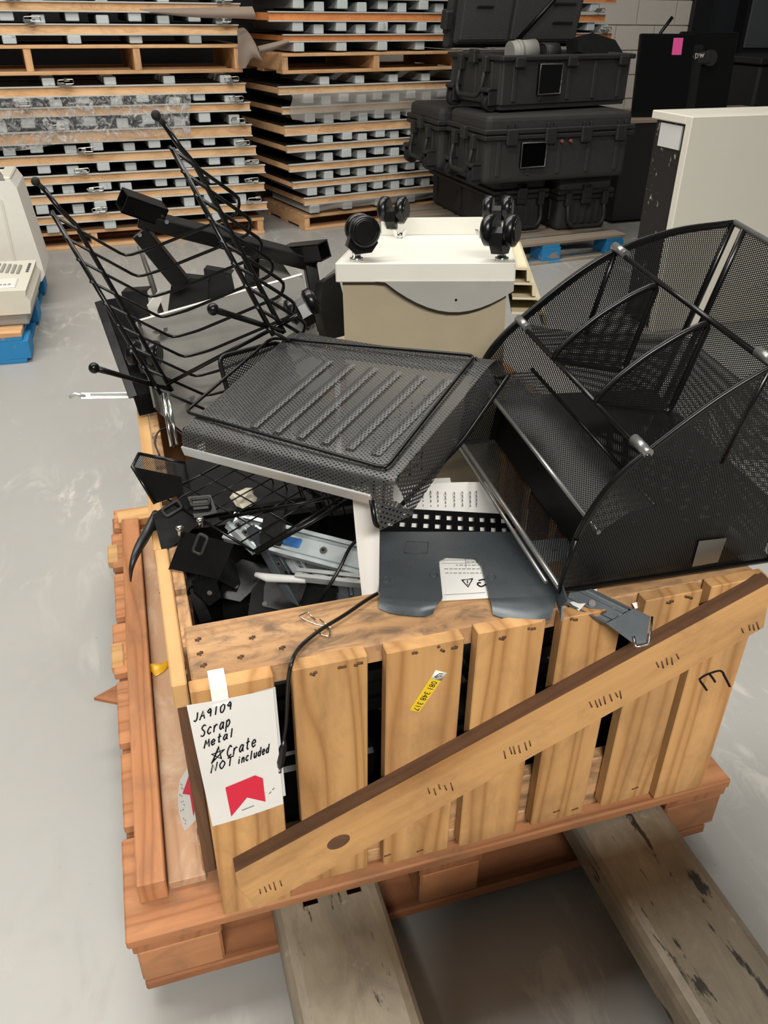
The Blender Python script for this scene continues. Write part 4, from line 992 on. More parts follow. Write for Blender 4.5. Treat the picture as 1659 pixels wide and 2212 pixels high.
# ================================================================== rolling file carts
def caster(parent, m, r=.027):
    """twin-wheel caster, stem along +z of m"""
    bm = bmesh.new(); cyl(bm, (0, 0, 0), (0, 0, .006), .012, 6); cyl(bm, (0, 0, .004), (0, 0, .03), .008, 10)
    bmesh.ops.transform(bm, matrix=m, verts=bm.verts); st = obj('caster', bm, 'chrome', parent, True)
    bm = bmesh.new(); prism(bm, [(-.026, .014), (.004, .012), (.018, .026), (.010, .048), (-.012, .058), (-.032, .05), (-.038, .03)], m @ Mx(((1, 0, 0, 0), (0, 0, -1, 0), (0, 1, 0, 0), (0, 0, 0, 1))), -.011, .011); obj('hood', bm, 'black_satin', st, True)
    for s in (-1, 1):
        bm = bmesh.new(); n = 22; c = V((-.012, 0, .052))
        tube(bm, [c+V((0, s*.010, 0)), c+V((0, s*.014, 0)), c+V((0, s*.026, 0)), c+V((0, s*.029, 0))], [r*.8, r, r, r*.82], n)
        tube(bm, [c+V((0, s*.028, 0)), c+V((0, s*.0315, 0))], [r*.80, r*.70], n)
        bmesh.ops.transform(bm, matrix=m, verts=bm.verts); obj('wheel', bm, 'black_satin', st, True)
def wingnut(parent, m):
    bm = bmesh.new(); cyl(bm, (0, 0, 0), (0, 0, .012), .006, 8)
    for s in (-1, 1): prism(bm, [(s*.003, .002), (s*.012, .006), (s*.016, .018), (s*.010, .018), (s*.004, .010)], Mx(((1, 0, 0, 0), (0, 0, -1, 0), (0, 1, 0, 0), (0, 0, 0, 1))), -.0012, .0012)
    bmesh.ops.transform(bm, matrix=m, verts=bm.verts); obj('wing_nut', bm, 'chrome', parent, True)
KC = 1.05
cp = [CAM+(V(p)-CAM)*KC for p in ((.481, .605, .949), (.756, .49, .961), (.914, .86, .919), (.638, .976, .908))]
mC = frame(cp[0], cp[1]-cp[0], cp[3]-cp[0]); CW = (cp[1]-cp[0]).length; CD = (cp[3]-cp[0]).length
tcart = thing('file_cart', 'putty-grey rolling file cart upside down with four casters in the air', 'cart', mat=mC @ Mx.Translation((CW/2, CD/2, -.5)))
def cart(name, bm, mat, p=None): 
    bmesh.ops.transform(bm, matrix=mC, verts=bm.verts); return obj(name, bm, mat, p or tcart, True)
bm = bmesh.new(); bx(bm, 0, CW, 0, CD, -.004, 0); bx(bm, -.001, CW+.001, -.002, .003, -.032, .001, bev=.0015); bx(bm, -.002, .002, 0, CD, -.032, .001, bev=.001); bx(bm, CW-.002, CW+.002, 0, CD, -.032, .001, bev=.001); base = cart('base_plate', bm, 'cart_grey')
bm = bmesh.new(); bx(bm, .04, CW-.01, CD-.04, CD-.036, 0, .036, bev=.001); cart('rear_flange', bm, 'cart_grey')
bm = bmesh.new(); bx(bm, .008, CW-.012, .012, CD-.09, -.46, -.005); cart('body', bm, 'cart_beige')
bm = bmesh.new(); prism(bm, [(.07, -.030)]+[(CW*.28+(CW*.72)*i/12, -.032-.052*math.sin(PI*min(1, i/12*.92))**.9) for i in range(13)]+[(CW, -.030)], mC @ Mx(((1, 0, 0, 0), (0, 0, -1, 0), (0, 1, 0, 0), (0, 0, 0, 1))), -.0015, .004); obj('curved_fascia', bm, 'cart_fascia_grey', tcart, True)
bm = bmesh.new(); cyl(bm, (CW*.68, -.0055, -.062), (CW*.68, -.001, -.062), .0022, 8); cart('screw', bm, 'black_metal')
for i in range(4):
    bm = bmesh.new(); z = -.012-i*.026; e = .024+i*.011
    prism(bm, [(CW+.0, z), (CW+e, z-.001), (CW+e+.006, z-.006), (CW+e+.007, z-.024), (CW+e, z-.024), (CW+e-.001, z-.005), (CW, z-.004)], mC @ Mx(((1, 0, 0, 0), (0, 0, -1, 0), (0, 1, 0, 0), (0, 0, 0, 1))), -.40+.02*i, -.03); obj('pocket_lip', bm, 'lip_beige', tcart, True)
for (x, y, a) in ((.032, .035, 200), (CW-.022, .03, 70), (.07, CD-.02, 75), (CW-.02, CD-.02, 80)): caster(tcart, mC @ Mx.Translation((x, y, 0)) @ Mx.Rotation(math.radians(a), 4, 'Z'))
for (x, y) in ((.085, CD-.09), (CW-.055, CD-.09)): wingnut(tcart, mC @ Mx.Translation((x, y, 0)) @ Mx.Rotation(.3, 4, 'Z'))

# grey cart on its side behind the rack
gp = [aty(300, 692, .93), aty(652, 592, .88), aty(405, 945, .72)]
mG = frame(gp[0], gp[1]-gp[0], gp[0]-gp[2]); GW = (gp[1]-gp[0]).length; GH = (gp[0]-gp[2]).length
tg = thing('file_cart', 'grey metal cart tipped on its side behind the wire rack', 'cart', mat=mG @ Mx.Translation((GW/2, -GH, .03)))
def gcart(name, bm, mat, p=None):
    bmesh.ops.transform(bm, matrix=mG, verts=bm.verts); return obj(name, bm, mat, p or tg, True)
GZ = -1 if (mG.to_3x3() @ V((0, 0, 1))).y > 0 else 1     # outward = towards the viewer
bm = bmesh.new(); prism(bm, [(0, -.02), (.012, 0), (GW-.01, 0), (GW, -.012), (GW, -GH*.9), (.05, -GH), (0, -GH*.75)], Mx.Identity(4), -.0015, .0015); gcart('base_plate', bm, 'steel_grey')
bm = bmesh.new(); bx(bm, .0, GW, -.003, .001, -.03*GZ-.001, .002); gcart('flange', bm, 'cart_grey')
bm = bmesh.new(); bx(bm, .0, .004, -GH*.75, -.02, -.03, .03); gcart('flange', bm, 'steel_grey')
bm = bmesh.new(); bx(bm, .03, GW-.03, -GH*.86, -.02, -.004*GZ, -.10*GZ); gcart('body', bm, 'black_metal')
rf = Mx.Identity(4) if GZ > 0 else Mx.Rotation(PI, 4, 'X')
def gl(px, py):
    d = mG.inverted().to_3x3() @ ray(px, py); o = mG.inverted() @ CAM; return o + d*(-o.z/d.z)
for (px, py, a) in ((330, 800, 250), (668, 700, 285)): q = gl(px, py); caster(tg, mG @ Mx.Translation((q.x, q.y, .001*GZ)) @ rf @ Mx.Rotation(math.radians(a*GZ), 4, 'Z'), .026)
for (px, py) in ((352, 720), (410, 868), (596, 655)): q = gl(px, py); wingnut(tg, mG @ Mx.Translation((q.x, q.y, .001*GZ)) @ rf)

# ================================================================== more scrap in and on the heap
def beam(bm, p0, p1, w, h, up=(0, 0, 1), bev=.002):
    p0, p1 = V(p0), V(p1); m = frame((p0+p1)/2, p1-p0, None, (V(up)-(p1-p0).normalized()*V(up).dot((p1-p0).normalized())).normalized()); box(bm, (0, 0, 0), ((p1-p0).length, w, h), m, bev)
def plate(bm, pts, t):
    """flat polygon plate in 3-D, t thick"""
    pts = [V(p) for p in pts]; n = V((0, 0, 0))
    for i in range(len(pts)): n += (pts[i]-pts[0]).cross(pts[(i+1) % len(pts)]-pts[0])
    n.normalize(); a = [bm.verts.new(p+n*t/2) for p in pts]; b = [bm.verts.new(p-n*t/2) for p in pts]
    bm.faces.new(a); bm.faces.new(b[::-1])
    for i in range(len(pts)): bm.faces.new((a[i], b[i], b[(i+1) % len(pts)], a[(i+1) % len(pts)]))
def fit(pts):
    """bring picked points onto their common plane"""
    pts = [V(p) for p in pts]; n = V((0, 0, 0))
    for i in range(len(pts)): n += (pts[i]-pts[0]).cross(pts[(i+1) % len(pts)]-pts[0])
    n.normalize(); c = sum(pts, V((0, 0, 0)))/len(pts); return [p-n*(p-c).dot(n) for p in pts]

# black square-tube leg frame behind the rack
YF = .98
t = thing('leg_frame', 'black square-tube leg frame with two open ends behind the wire rack', 'frame', aty(660, 690, YF))
def hollow(p0, p1, s):
    bm = bmesh.new(); p0, p1 = V(p0), V(p1); m = frame(p0, p1-p0, None, (.1, -.3, 1)); Lh = (p1-p0).length
    for (y0, y1, z0, z1) in ((-s, s, s-.003, s), (-s, s, -s, -s+.003), (-s, -s+.003, -s, s), (s-.003, s, -s, s)): bx(bm, 0, Lh, y0, y1, z0, z1, m)
    bx(bm, Lh-.004, Lh, -s, s, -s, s, m); return bm
obj('end_tube', hollow(aty(263, 432, YF-.03), aty(350, 462, YF), .018), 'black_satin', t, True)
obj('end_tube', hollow(aty(700, 541, YF-.06), aty(622, 548, YF+.02), .018), 'black_satin', t, True)
bm = bmesh.new(); beam(bm, aty(300, 470, YF), aty(682, 568, YF-.02), .034, .03, (.1, -.2, 1)); obj('cross_bar', bm, 'black_metal', t, True)
bm = bmesh.new(); beam(bm, aty(668, 565, YF-.02), aty(694, 715, YF-.06), .026, .026, (1, 0, 0)); obj('upright', bm, 'black_metal', t, True)
bm = bmesh.new(); beam(bm, aty(302, 500, YF), aty(396, 615, YF-.02), .03, .034, (.3, 0, 1)); obj('strut', bm, 'black_satin', t, True)
for px, py in ((302, 508), (360, 480), (525, 530), (600, 548)):
    bm = bmesh.new(); p = aty(px, py, YF-.02); cyl(bm, p, p+V((0, -.008, .002)), .004, 8); obj('rivet', bm, 'chrome', t, True)

# black sheet-metal file tray hanging over the left rim
t = thing('sheet_tray', 'black sheet-metal tray leaning out over the left rim of the crate', 'tray', aty(320, 870, .80))
q = fit([aty(214, 650, .93), aty(276, 640, .95), aty(356, 842, .84), aty(288, 858, .82)])
bm = bmesh.new(); plate(bm, q, .002); obj('back_sheet', bm, 'black_metal', t, True)
e = [q[3], q[2], q[2]+V((.008, -.012, -.036)), q[3]+V((.006, -.012, -.036))]
bm = bmesh.new(); plate(bm, e, .002); obj('bottom_lip', bm, 'black_satin', t, True)
bm = bmesh.new(); beam(bm, q[0], q[3], .004, .018, (1, 0, .3), .001); obj('side_lip', bm, 'black_satin', t, True)
# stepped black dividers further back
for i, (a, b, c, d, Y, lab) in enumerate((((262, 632), (318, 628), (330, 720), (285, 730), .99, 'black divider plate behind the leaning sheet-metal tray'), ((372, 598), (450, 606), (445, 700), (360, 690), 1.0, 'black divider plate below the strut of the leg frame'), ((440, 582), (500, 592), (520, 690), (452, 690), 1.03, 'taller black divider plate behind the grey tipped cart'), ((525, 560), (560, 552), (590, 650), (535, 660), 1.04, 'narrow black divider plate below the cross bar of the leg frame'))):
    bm = bmesh.new(); q = fit([aty(*a, Y), aty(*b, Y), aty(*c, Y-.02), aty(*d, Y-.02)]); plate(bm, q, .003); plate(bm, [q[0], q[1], q[1]+V((.01, .03, 0)), q[0]+V((.01, .03, 0))], .002); tag(obj('divider_plate', bm, 'black_metal', None, True), lab, 'plate', 'black divider plates')
bm = bmesh.new(); tube(bm, [aty(300, 530, 1.04), aty(325, 600, 1.03), aty(352, 690, 1.0)], [.004, .006, .007], 7); tag(obj('thin_rod', bm, 'steel_grey', None, True), 'thin grey rod standing up behind the wire rack', 'rod')
bm = bmesh.new(); plate(bm, fit([aty(318, 660, .95), aty(345, 625, .97), aty(352, 640, .97), aty(330, 690, .95)]), .003); tag(obj('white_sheet', bm, 'cart_grey', None, True), 'small white metal tab left of the grey tipped cart', 'tab')
q = fit([aty(560, 560, 1.0), aty(610, 570, 1.0), aty(632, 600, .99), aty(600, 640, .98), aty(560, 620, .98)]); bm = bmesh.new(); plate(bm, q, .003); tag(obj('metal_plate', bm, 'steel_grey', None, True), 'light grey metal plate corner above the grey tipped cart', 'plate')
q = fit([aty(690, 610, .92), aty(722, 590, .93), aty(735, 640, .92), aty(735, 725, .90), aty(700, 735, .88), aty(684, 665, .90)]); bm = bmesh.new(); plate(bm, q, .03); tag(obj('plastic_housing', bm, 'black_plastic', None, True), 'black plastic housing squeezed beside the upturned file cart', 'housing')
q = fit([aty(700, 600, .93), aty(728, 575, .94), aty(733, 590, .94), aty(712, 640, .92)]); bm = bmesh.new(); plate(bm, q, .004); tag(obj('grey_flap', bm, 'office_grey', None, True), 'small grey flap left of the upturned file cart', 'flap')

# drawer slides
def slide(label, p0, p1, w, mat, up=(0, 0, 1), latch=None, group='metal drawer slides'):
    p0, p1 = V(p0), V(p1); x = (p1-p0).normalized(); upv = (V(up)-x*V(up).dot(x)).normalized(); m = frame(p0, p1-p0, None, upv); Ls = (p1-p0).length
    t = thing('drawer_slide', label, 'drawer slide', mat=m, group=group)
    bm = bmesh.new(); bx(bm, 0, Ls, -w/2, w/2, -.001, .001); bx(bm, 0, Ls, -w/2, -w/2+.002, 0, .011, bev=.0006); bx(bm, 0, Ls, w/2-.002, w/2, 0, .011, bev=.0006); bx(bm, 0, Ls, -w/2, -w/2+.007, .010, .012, bev=.0006); bx(bm, 0, Ls, w/2-.007, w/2, .010, .012, bev=.0006); ch = obj('outer_channel', bm, mat, t)
    bm = bmesh.new(); a = .08*Ls; bx(bm, a, Ls*1.0, -w*.28, w*.28, .003, .006, bev=.001); obj('inner_rail', bm, mat, t)
    for u in (.2, .45, .62, .88):
        bm = bmesh.new(); cyl(bm, (Ls*u, 0, .006), (Ls*u, 0, .0085), .006, 12); sc = obj('screw', bm, 'steel_grey', t)
        bm = bmesh.new(); cyl(bm, (Ls*u, 0, .0085), (Ls*u, 0, .009), .0025, 8); obj('screw_recess', bm, 'black_metal', sc)
    if latch:
        bm = bmesh.new(); bx(bm, Ls*latch-.016, Ls*latch+.016, -.008, .008, .006, .011, bev=.002); lt = obj('latch', bm, 'blue_plastic', t)
        bm = bmesh.new()
        for i in range(4): bx(bm, Ls*latch+.002+i*.003, Ls*latch+.0034+i*.003, -.006, .006, .011, .0122)
        obj('grip_ridge', bm, 'blue_plastic', lt)
    return t
slide('bright steel drawer slide with blue latch across the heap', atz(498, 1140, .585), atz(835, 1228, .585), .05, 'slide_steel', (-.1, -.55, .8), .42)
slide('narrow bright slide end pointing left below the blue latch', atz(640, 1245, .57), atz(800, 1262, .57), .018, 'galv', (0, -.3, 1))
bm = bmesh.new(); tube(bm, [atz(552, 1241, .572), atz(578, 1248, .572), atz(640, 1251, .57), atz(660, 1252, .57)], [.004, .007, .006, .006], 8); tag(obj('slide_tip', bm, 'paper_grey', None, True), 'pale plastic tip on the narrow slide end', 'tip')
slide('dark grey slide leaning down towards the crate front', atz(545, 1140, .60), atz(655, 1330, .50), .03, 'dark_steel', (.6, 0, 1))
slide('steel slide lying deeper under the blue latch', atz(600, 1170, .54), atz(700, 1320, .50), .025, 'slide_steel', (.6, 0, 1))
slide('short slide end standing beside the wire basket', atz(500, 1130, .60), atz(560, 1190, .57), .03, 'slide_steel', (.3, -.4, 1))
# slide sticking out over the front rail at the right
t = thing('drawer_slide', 'dark steel slide end poking out over the front slats below the mesh sorter', 'drawer slide', V((.72, .03, .63)), group='metal drawer slides')
a0 = atz(1228, 1282, ZT+.010); a3 = aty(1368, 1350, -.022); ax = (a3-a0).normalized(); ms = frame(a0, a3-a0, None, (V((0, -.75, .66))-ax*V((0, -.75, .66)).dot(ax)).normalized()); Ls = (a3-a0).length; w = .036
def sl(name, bm, mat):
    bmesh.ops.transform(bm, matrix=ms, verts=bm.verts); return obj(name, bm, mat, t, True)
bm = bmesh.new(); bx(bm, 0, Ls, -w/2, w/2, 0, .002); bx(bm, 0, Ls, -w/2, -w/2+.003, 0, .010, bev=.001); bx(bm, 0, Ls, w/2-.003, w/2, 0, .010, bev=.001); bx(bm, 0, Ls*.8, -w*.22, w*.22, .002, .005, bev=.001); sl('channel', bm, 'dark_steel')
bm = bmesh.new(); prism(bm, [(Ls-.035, -w/2), (Ls+.01, -w*.75), (Ls+.022, -w*.5), (Ls+.014, w*.5), (Ls-.01, w/2)], Mx.Identity(4), .009, .0115); sl('end_plate', bm, 'dark_steel')
bm = bmesh.new(); tube(bm, fillet([(Ls+.016, w*.5, .014), (Ls+.026, -w*.5, .014), (Ls+.012, -w*.85, .014), (Ls+.004, -w*.5, .014)], .003, 3), .0018, 6); sl('end_stop', bm, 'chrome')
for u in (.35, .8):
    bm = bmesh.new(); cyl(bm, (Ls*u, 0, .004), (Ls*u, 0, .008), .005, 10); sl('rivet', bm, 'steel_grey')
# slide end at far left outside the crate
bm = bmesh.new(); a, b = aty(150, 858, .86), aty(318, 853, .86); beam(bm, a+V((.02, 0, 0)), b, .018, .005, (0, -.3, 1)); beam(bm, a+V((.04, -.008, .004)), b+V((0, -.008, .004)), .003, .006); tube(bm, [a, a+V((.012, 0, .006)), a+V((.03, -.004, .0))], .0035, 6)
tag(obj('slide_end', bm, 'galv', None, True), 'silver slide end sticking out to the left over the floor', 'drawer slide', 'metal drawer slides')
for k, (p, q_, r_, lab) in enumerate((((352, 850), (372, 965), .004, 'upright silver rod inside the crate at the left rim'), ((362, 850), (383, 960), .003, 'thinner upright silver rod beside the first at the left rim'))):
    bm = bmesh.new(); tube(bm, [aty(*p, .62), aty(*q_, .55)], r_, 8); tag(obj('metal_rod', bm, 'chrome', None, True), lab, 'rod', 'silver rods')

# strapped computer holders: black bent plates with strap loops
def holder(label, pts, loops, bend):
    q = fit(pts); t = thing('strap_bracket', label, 'bracket', q[-1], group='black strap brackets')
    bm = bmesh.new(); plate(bm, q, .003); obj('plate', bm, 'black_satin', t, True)
    bm = bmesh.new(); plate(bm, [q[0], q[1], q[1]+bend, q[0]+bend], .003); obj('flange', bm, 'black_satin', t, True)
    n = (q[1]-q[0]).cross(q[2]-q[0]).normalized(); n = n if n.dot(CAM-q[0]) > 0 else -n
    for c in loops:
        c = V(c); x = (q[1]-q[0]).normalized(); y = n.cross(x)
        bm = bmesh.new(); tube(bm, fillet([c+n*.004+x*sx*.014+y*sy*.007 for sx, sy in ((-1, -1), (1, -1), (1, 1), (-1, 1))], .004, 3, True), .0028, 6, True); obj('strap_loop', bm, 'case_trim', t, True)
holder('black bracket with strap loop over the left crate rim', [aty(366, 1228, .275), aty(398, 1148, .29), aty(505, 1175, .25), aty(475, 1250, .24)], [aty(435, 1175, .272)], V((-.02, .01, -.05)))
holder('black bracket with open strap loop behind, leaning on the left rim', [aty(330, 1112, .38), aty(412, 1062, .40), aty(432, 1130, .36), aty(352, 1200, .33)], [aty(372, 1100, .378)], V((-.005, .02, -.06)))
holder('black bracket with strap loop in front of the wire basket', [atz(405, 1075, .665), atz(455, 1070, .665), atz(470, 1110, .655), atz(420, 1120, .655)], [atz(433, 1088, .664)], V((0, .02, -.05)))
bm = bmesh.new(); sp = smoothline([aty(340, 1108, .40), aty(318, 1150, .37), aty(296, 1190, .33), aty(284, 1225, .31), aty(282, 1256, .31)], 5); n_ = len(sp)
tube(bm, sp, [.008*(1-.85*max(0, i/(n_-1)-.35)/.65) for i in range(n_)], 6); tag(obj('plastic_claw', bm, 'black_plastic', None, True), 'curved black claw hanging out over the left rim', 'claw')
for px, py, lab in ((432, 1122, 'silver screw head on the black bracket at the left rim'), (388, 1140, 'second silver screw head nearer the left rim')):
    bm = bmesh.new(); p = atz(px, py, .683); cyl(bm, p-V((0, 0, .012)), p, .0035, 8); ball(bm, p, .006, 10, (1, 1, .6)); tag(obj('screw', bm, 'chrome', None, True), lab, 'screw', 'loose screws')
# black wire basket under the tray
t = thing('wire_basket', 'black wire basket crushed under the front mesh tray', 'basket', atz(560, 1100, .60))
bq = [atz(345, 1072, .66), atz(560, 960, .70), atz(765, 1060, .69), atz(545, 1192, .62)]
for i in range(8):
    u = i/7; bm = bmesh.new(); tube(bm, [bq[0]*(1-u)+bq[3]*u, bq[1]*(1-u)+bq[2]*u], .0013 if 0 < i < 7 else .0022, 5); obj('wire', bm, 'black_rod', t, True)
for i in range(6):
    u = i/5; bm = bmesh.new(); a = bq[0]*(1-u)+bq[1]*u; b = bq[3]*(1-u)+bq[2]*u; tube(bm, [a+V((0, 0, .003)), b+V((0, 0, .003))], .0013 if 0 < i < 5 else .0024, 5); obj('wire', bm, 'black_rod', t, True)
for i in range(7):
    u = i/6; bm = bmesh.new(); a = bq[1]*(1-u)+bq[2]*u; tube(bm, [a, a+V((.03, .05, -.12))], .0013, 5); obj('wire', bm, 'black_rod', t, True)
bm = bmesh.new(); a, b = atz(475, 1120, .645), atz(740, 1070, .70); tube(bm, [a, b], .003, 6); tube(bm, [atz(552, 1195, .64), atz(758, 1078, .705)], .0036, 6); obj('handle_wire', bm, 'black_rod', t, True)
# upright wire basket seen below the tray's right end
t = thing('wire_basket', 'upright black wire basket below the right end of the front tray', 'basket', V((.50, .38, .62)))
for i in range(6):
    z = .64+i*.022; bm = bmesh.new(); tube(bm, [V((.455, .36, z)), V((.58, .42, z+.01))], .0016, 5); obj('wire', bm, 'black_rod', t, True)
for i in range(6):
    u = i/5; p = V((.455, .36, .625)).lerp(V((.58, .42, .635)), u); bm = bmesh.new(); tube(bm, [p, p+V((0, .0, .14))], .0016, 5); obj('wire', bm, 'black_rod', t, True)
# small mesh cup at the left rim
c = [aty(286, 1008, .42), aty(300, 980, .46), aty(398, 1000, .42), aty(392, 1030, .37), aty(335, 1088, .38), aty(345, 1065, .44)]
t = thing('mesh_cup', 'small black mesh box hanging over the left rim beside the front tray', 'mesh box', aty(335, 1088, .40))
sheet('mesh_wall', [[c[0], c[1]], [c[3], c[2]]], 'mesh_fine', t)
sheet('mesh_wall', [[c[0], c[3]], [c[4], c[3]+V((0, 0, -.03))]], 'black_metal', t)
bm = bmesh.new(); tube(bm, [c[1], c[0], c[4]], .003, 6); tube(bm, [c[1], c[2]], .003, 6); obj('rim', bm, 'black_rod', t, True)
# black upright bracket standing in the heap
q = fit([atz(572, 1100, .66), atz(612, 1105, .66), atz(605, 1180, .60), atz(562, 1170, .60)]); bm = bmesh.new(); plate(bm, q, .004); plate(bm, [q[1], q[2], q[2]+V((.012, .03, 0)), q[1]+V((.012, .03, 0))], .003); tag(obj('angle_bracket', bm, 'case_trim', None, True), 'dark angle bracket standing on the bright slide', 'bracket')
# crumpled paper
random.seed(11); bm = bmesh.new(); r = bmesh.ops.create_icosphere(bm, subdivisions=2, radius=.022)
for v in bm.verts: v.co *= random.uniform(.7, 1.2); v.co.z *= .6
bmesh.ops.translate(bm, vec=atz(528, 1075, .63), verts=bm.verts); tag(obj('crumpled_paper', bm, 'foam_white', None, True), 'crumpled cream paper inside the wire basket', 'paper')
# black V-cut brackets low at the front left
def vcut(label, o_, ang, s=1.0):
    m = Mx.Translation(o_) @ Mx.Rotation(ang, 4, 'Z') @ Mx.Rotation(.5, 4, 'X'); t = thing('slotted_bracket', label, 'bracket', mat=m, group='black slotted brackets')
    bm = bmesh.new(); prism(bm, [(0, 0), (.05*s, 0), (.075*s, .045*s), (.085*s, .045*s), (.10*s, 0), (.17*s, 0), (.17*s, .08*s), (.02*s, .09*s), (0, .06*s)], Mx.Identity(4), -.0015, .0015); obj('plate', bm, 'black_satin', t)
    bm = bmesh.new(); bx(bm, .0, .17*s, .078*s, .081*s, -.03, 0); obj('flange', bm, 'black_satin', t)
    bm = bmesh.new(); cyl(bm, (.03*s, .03*s, 0), (.03*s, .03*s, .003), .004, 10); obj('rivet', bm, 'steel_grey', t)
vcut('black bracket with V cut lying low at the front left of the heap', atz(470, 1290, .515), -.6, .8)
vcut('larger black bracket below the bright slide tip', atz(535, 1335, .505), -.35, .8)
vcut('black bracket deep in the front left corner of the crate', atz(452, 1310, .53), .7, .55)
bm = bmesh.new(); g = [[atz(400, 1230, .56), atz(425, 1225, .56)], [atz(415, 1300, .53), atz(440, 1295, .53)], [atz(432, 1345, .45), atz(458, 1338, .45)]]; tag(sheet('black_strap', g, 'rubber', None, .002), 'flat dark strap running down inside the front left corner', 'strap')
# dark pressed panel under the slides
t = thing('pressed_panel', 'dark blue-grey pressed steel panel below the bright slide', 'panel', atz(690, 1290, .48))
q = [atz(600, 1200, .525), atz(800, 1215, .52), atz(800, 1315, .50), atz(650, 1335, .49)]; bm = bmesh.new(); plate(bm, fit(q), .003); obj('sheet', bm, 'dark_steel', t, True)
for i in range(3):
    u = .25+i*.25; bm = bmesh.new(); a = q[0]*(1-u)+q[1]*u; b = q[3]*(1-u)+q[2]*u; beam(bm, a*.85+b*.15+V((0, 0, .005)), a*.25+b*.75+V((0, 0, .005)), .008, .006); obj('rib', bm, 'dark_steel', t, True)
# dark filler scrap seen between the slats and under the heap
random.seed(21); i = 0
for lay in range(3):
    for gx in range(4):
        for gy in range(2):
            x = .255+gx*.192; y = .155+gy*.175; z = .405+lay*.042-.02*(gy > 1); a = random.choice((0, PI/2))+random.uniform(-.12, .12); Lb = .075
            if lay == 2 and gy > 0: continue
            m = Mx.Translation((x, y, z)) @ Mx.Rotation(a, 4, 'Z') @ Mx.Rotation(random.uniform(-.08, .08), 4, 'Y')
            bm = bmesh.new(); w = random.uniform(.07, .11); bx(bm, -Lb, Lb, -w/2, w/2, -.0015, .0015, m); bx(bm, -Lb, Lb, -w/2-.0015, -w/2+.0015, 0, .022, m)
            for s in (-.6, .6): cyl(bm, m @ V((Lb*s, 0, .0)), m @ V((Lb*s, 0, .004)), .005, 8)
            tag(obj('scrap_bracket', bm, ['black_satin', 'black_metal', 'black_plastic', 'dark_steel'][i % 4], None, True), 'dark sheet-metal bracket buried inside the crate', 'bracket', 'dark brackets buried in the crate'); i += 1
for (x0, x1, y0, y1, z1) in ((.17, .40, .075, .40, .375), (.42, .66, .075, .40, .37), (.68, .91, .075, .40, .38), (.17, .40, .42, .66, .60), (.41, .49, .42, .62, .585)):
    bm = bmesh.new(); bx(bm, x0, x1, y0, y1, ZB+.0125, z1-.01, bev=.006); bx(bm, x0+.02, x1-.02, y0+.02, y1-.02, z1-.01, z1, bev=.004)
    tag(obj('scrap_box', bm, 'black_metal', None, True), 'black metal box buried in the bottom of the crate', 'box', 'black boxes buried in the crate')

# ================================================================== dark grey tray with two tongues on the front rail
ZR = ZT+.006
t = thing('steel_tray', 'dark grey steel tray with two rounded tongues lying on the crate front rail', 'tray', atz(1000, 1300, ZT))
def Z(px, py, dz=0): return atz(px, py, ZR+dz)
bm = bmesh.new()
q = [Z(818, 1150), Z(1120, 1150), Z(1190, 1240), Z(1205, 1288), Z(1058, 1294), Z(1040, 1222), Z(1026, 1206), Z(965, 1203), Z(948, 1212), Z(956, 1292), Z(820, 1286)]
plate(bm, q, .0024); obj('floor_sheet', bm, 'dark_steel', t, True)
for c in (((820, 1286), (956, 1292), (822, 1318), (940, 1330)), ((1058, 1294), (1205, 1288), (1072, 1332), (1198, 1340))):
    a, b, e, f = [Z(*p) for p in c]; g = []
    for i in range(7):
        u = i/6; dzv = -.0012*0 + .003*math.sin(u*PI) - .010*u*u
        r = []
        for j in range(7):
            w_ = j/6; p = (a*(1-w_)+b*w_)*(1-u) + (e*(1-w_)+f*w_)*u; k_ = abs(w_-.5)*2
            p = p + V((0, .010*u*(k_**4), dzv*.5)); r.append(p)
        g.append(r)
    sheet('tongue', g, 'dark_steel', t, .0024)
q = [Z(1190, 1240), Z(1205, 1288), Z(1198, 1340), Z(1222, 1310, .012), Z(1226, 1296, .03), Z(1210, 1250, .03)]
bm = bmesh.new(); plate(bm, fit(q), .0024); obj('side_lip', bm, 'dark_steel', t, True)
for px, py in ((834, 1252), (937, 1241), (1062, 1246)):
    bm = bmesh.new(); p = Z(px, py, .0014); tube(bm, [p+V((.006*math.cos(a*PI/6), .006*math.sin(a*PI/6), 0)) for a in range(12)], .0008, 4, True); obj('press_mark', bm, 'dark_steel', t, True)
bm = bmesh.new(); p = [Z(878, 1170, .0014), Z(925, 1171, .0014), Z(923, 1195, .0014), Z(873, 1194, .0014)]; tube(bm, p, .0007, 4, True); obj('press_mark', bm, 'dark_steel', t, True)
# printed label below the notch
lb = [atz(948, 1200, ZT+.0012), atz(1045, 1203, ZT+.0012), atz(1055, 1292, ZT+.0012), atz(954, 1298, ZT+.0012)]
tlb = thing('printed_label', 'white printed label with warning triangle showing through the tray notch', 'label', lb[3])
quad_sheet('sheet', lb, 2, 2, lambda u, v_: V((0, 0, 0)), 'paper', tlb, .0003)
def lp(px, py): return atz(px, py, ZT+.0022)
bm = bmesh.new(); tube(bm, [lp(998, 1253), lp(1021, 1250), lp(1011, 1268)], .0011, 4, True); tube(bm, [lp(1010, 1254), lp(1010, 1259)], .0009, 4); tube(bm, [lp(1010, 1262), lp(1010, 1263)], .0009, 4)
tube(bm, smoothline([lp(1034, 1254), lp(1047, 1252), lp(1050, 1261), lp(1040, 1267), lp(1032, 1263), lp(1033, 1259), lp(1039, 1259)], 3), .0011, 5)
obj('print', bm, 'ink', tlb, True)
random.seed(3); bm = bmesh.new()
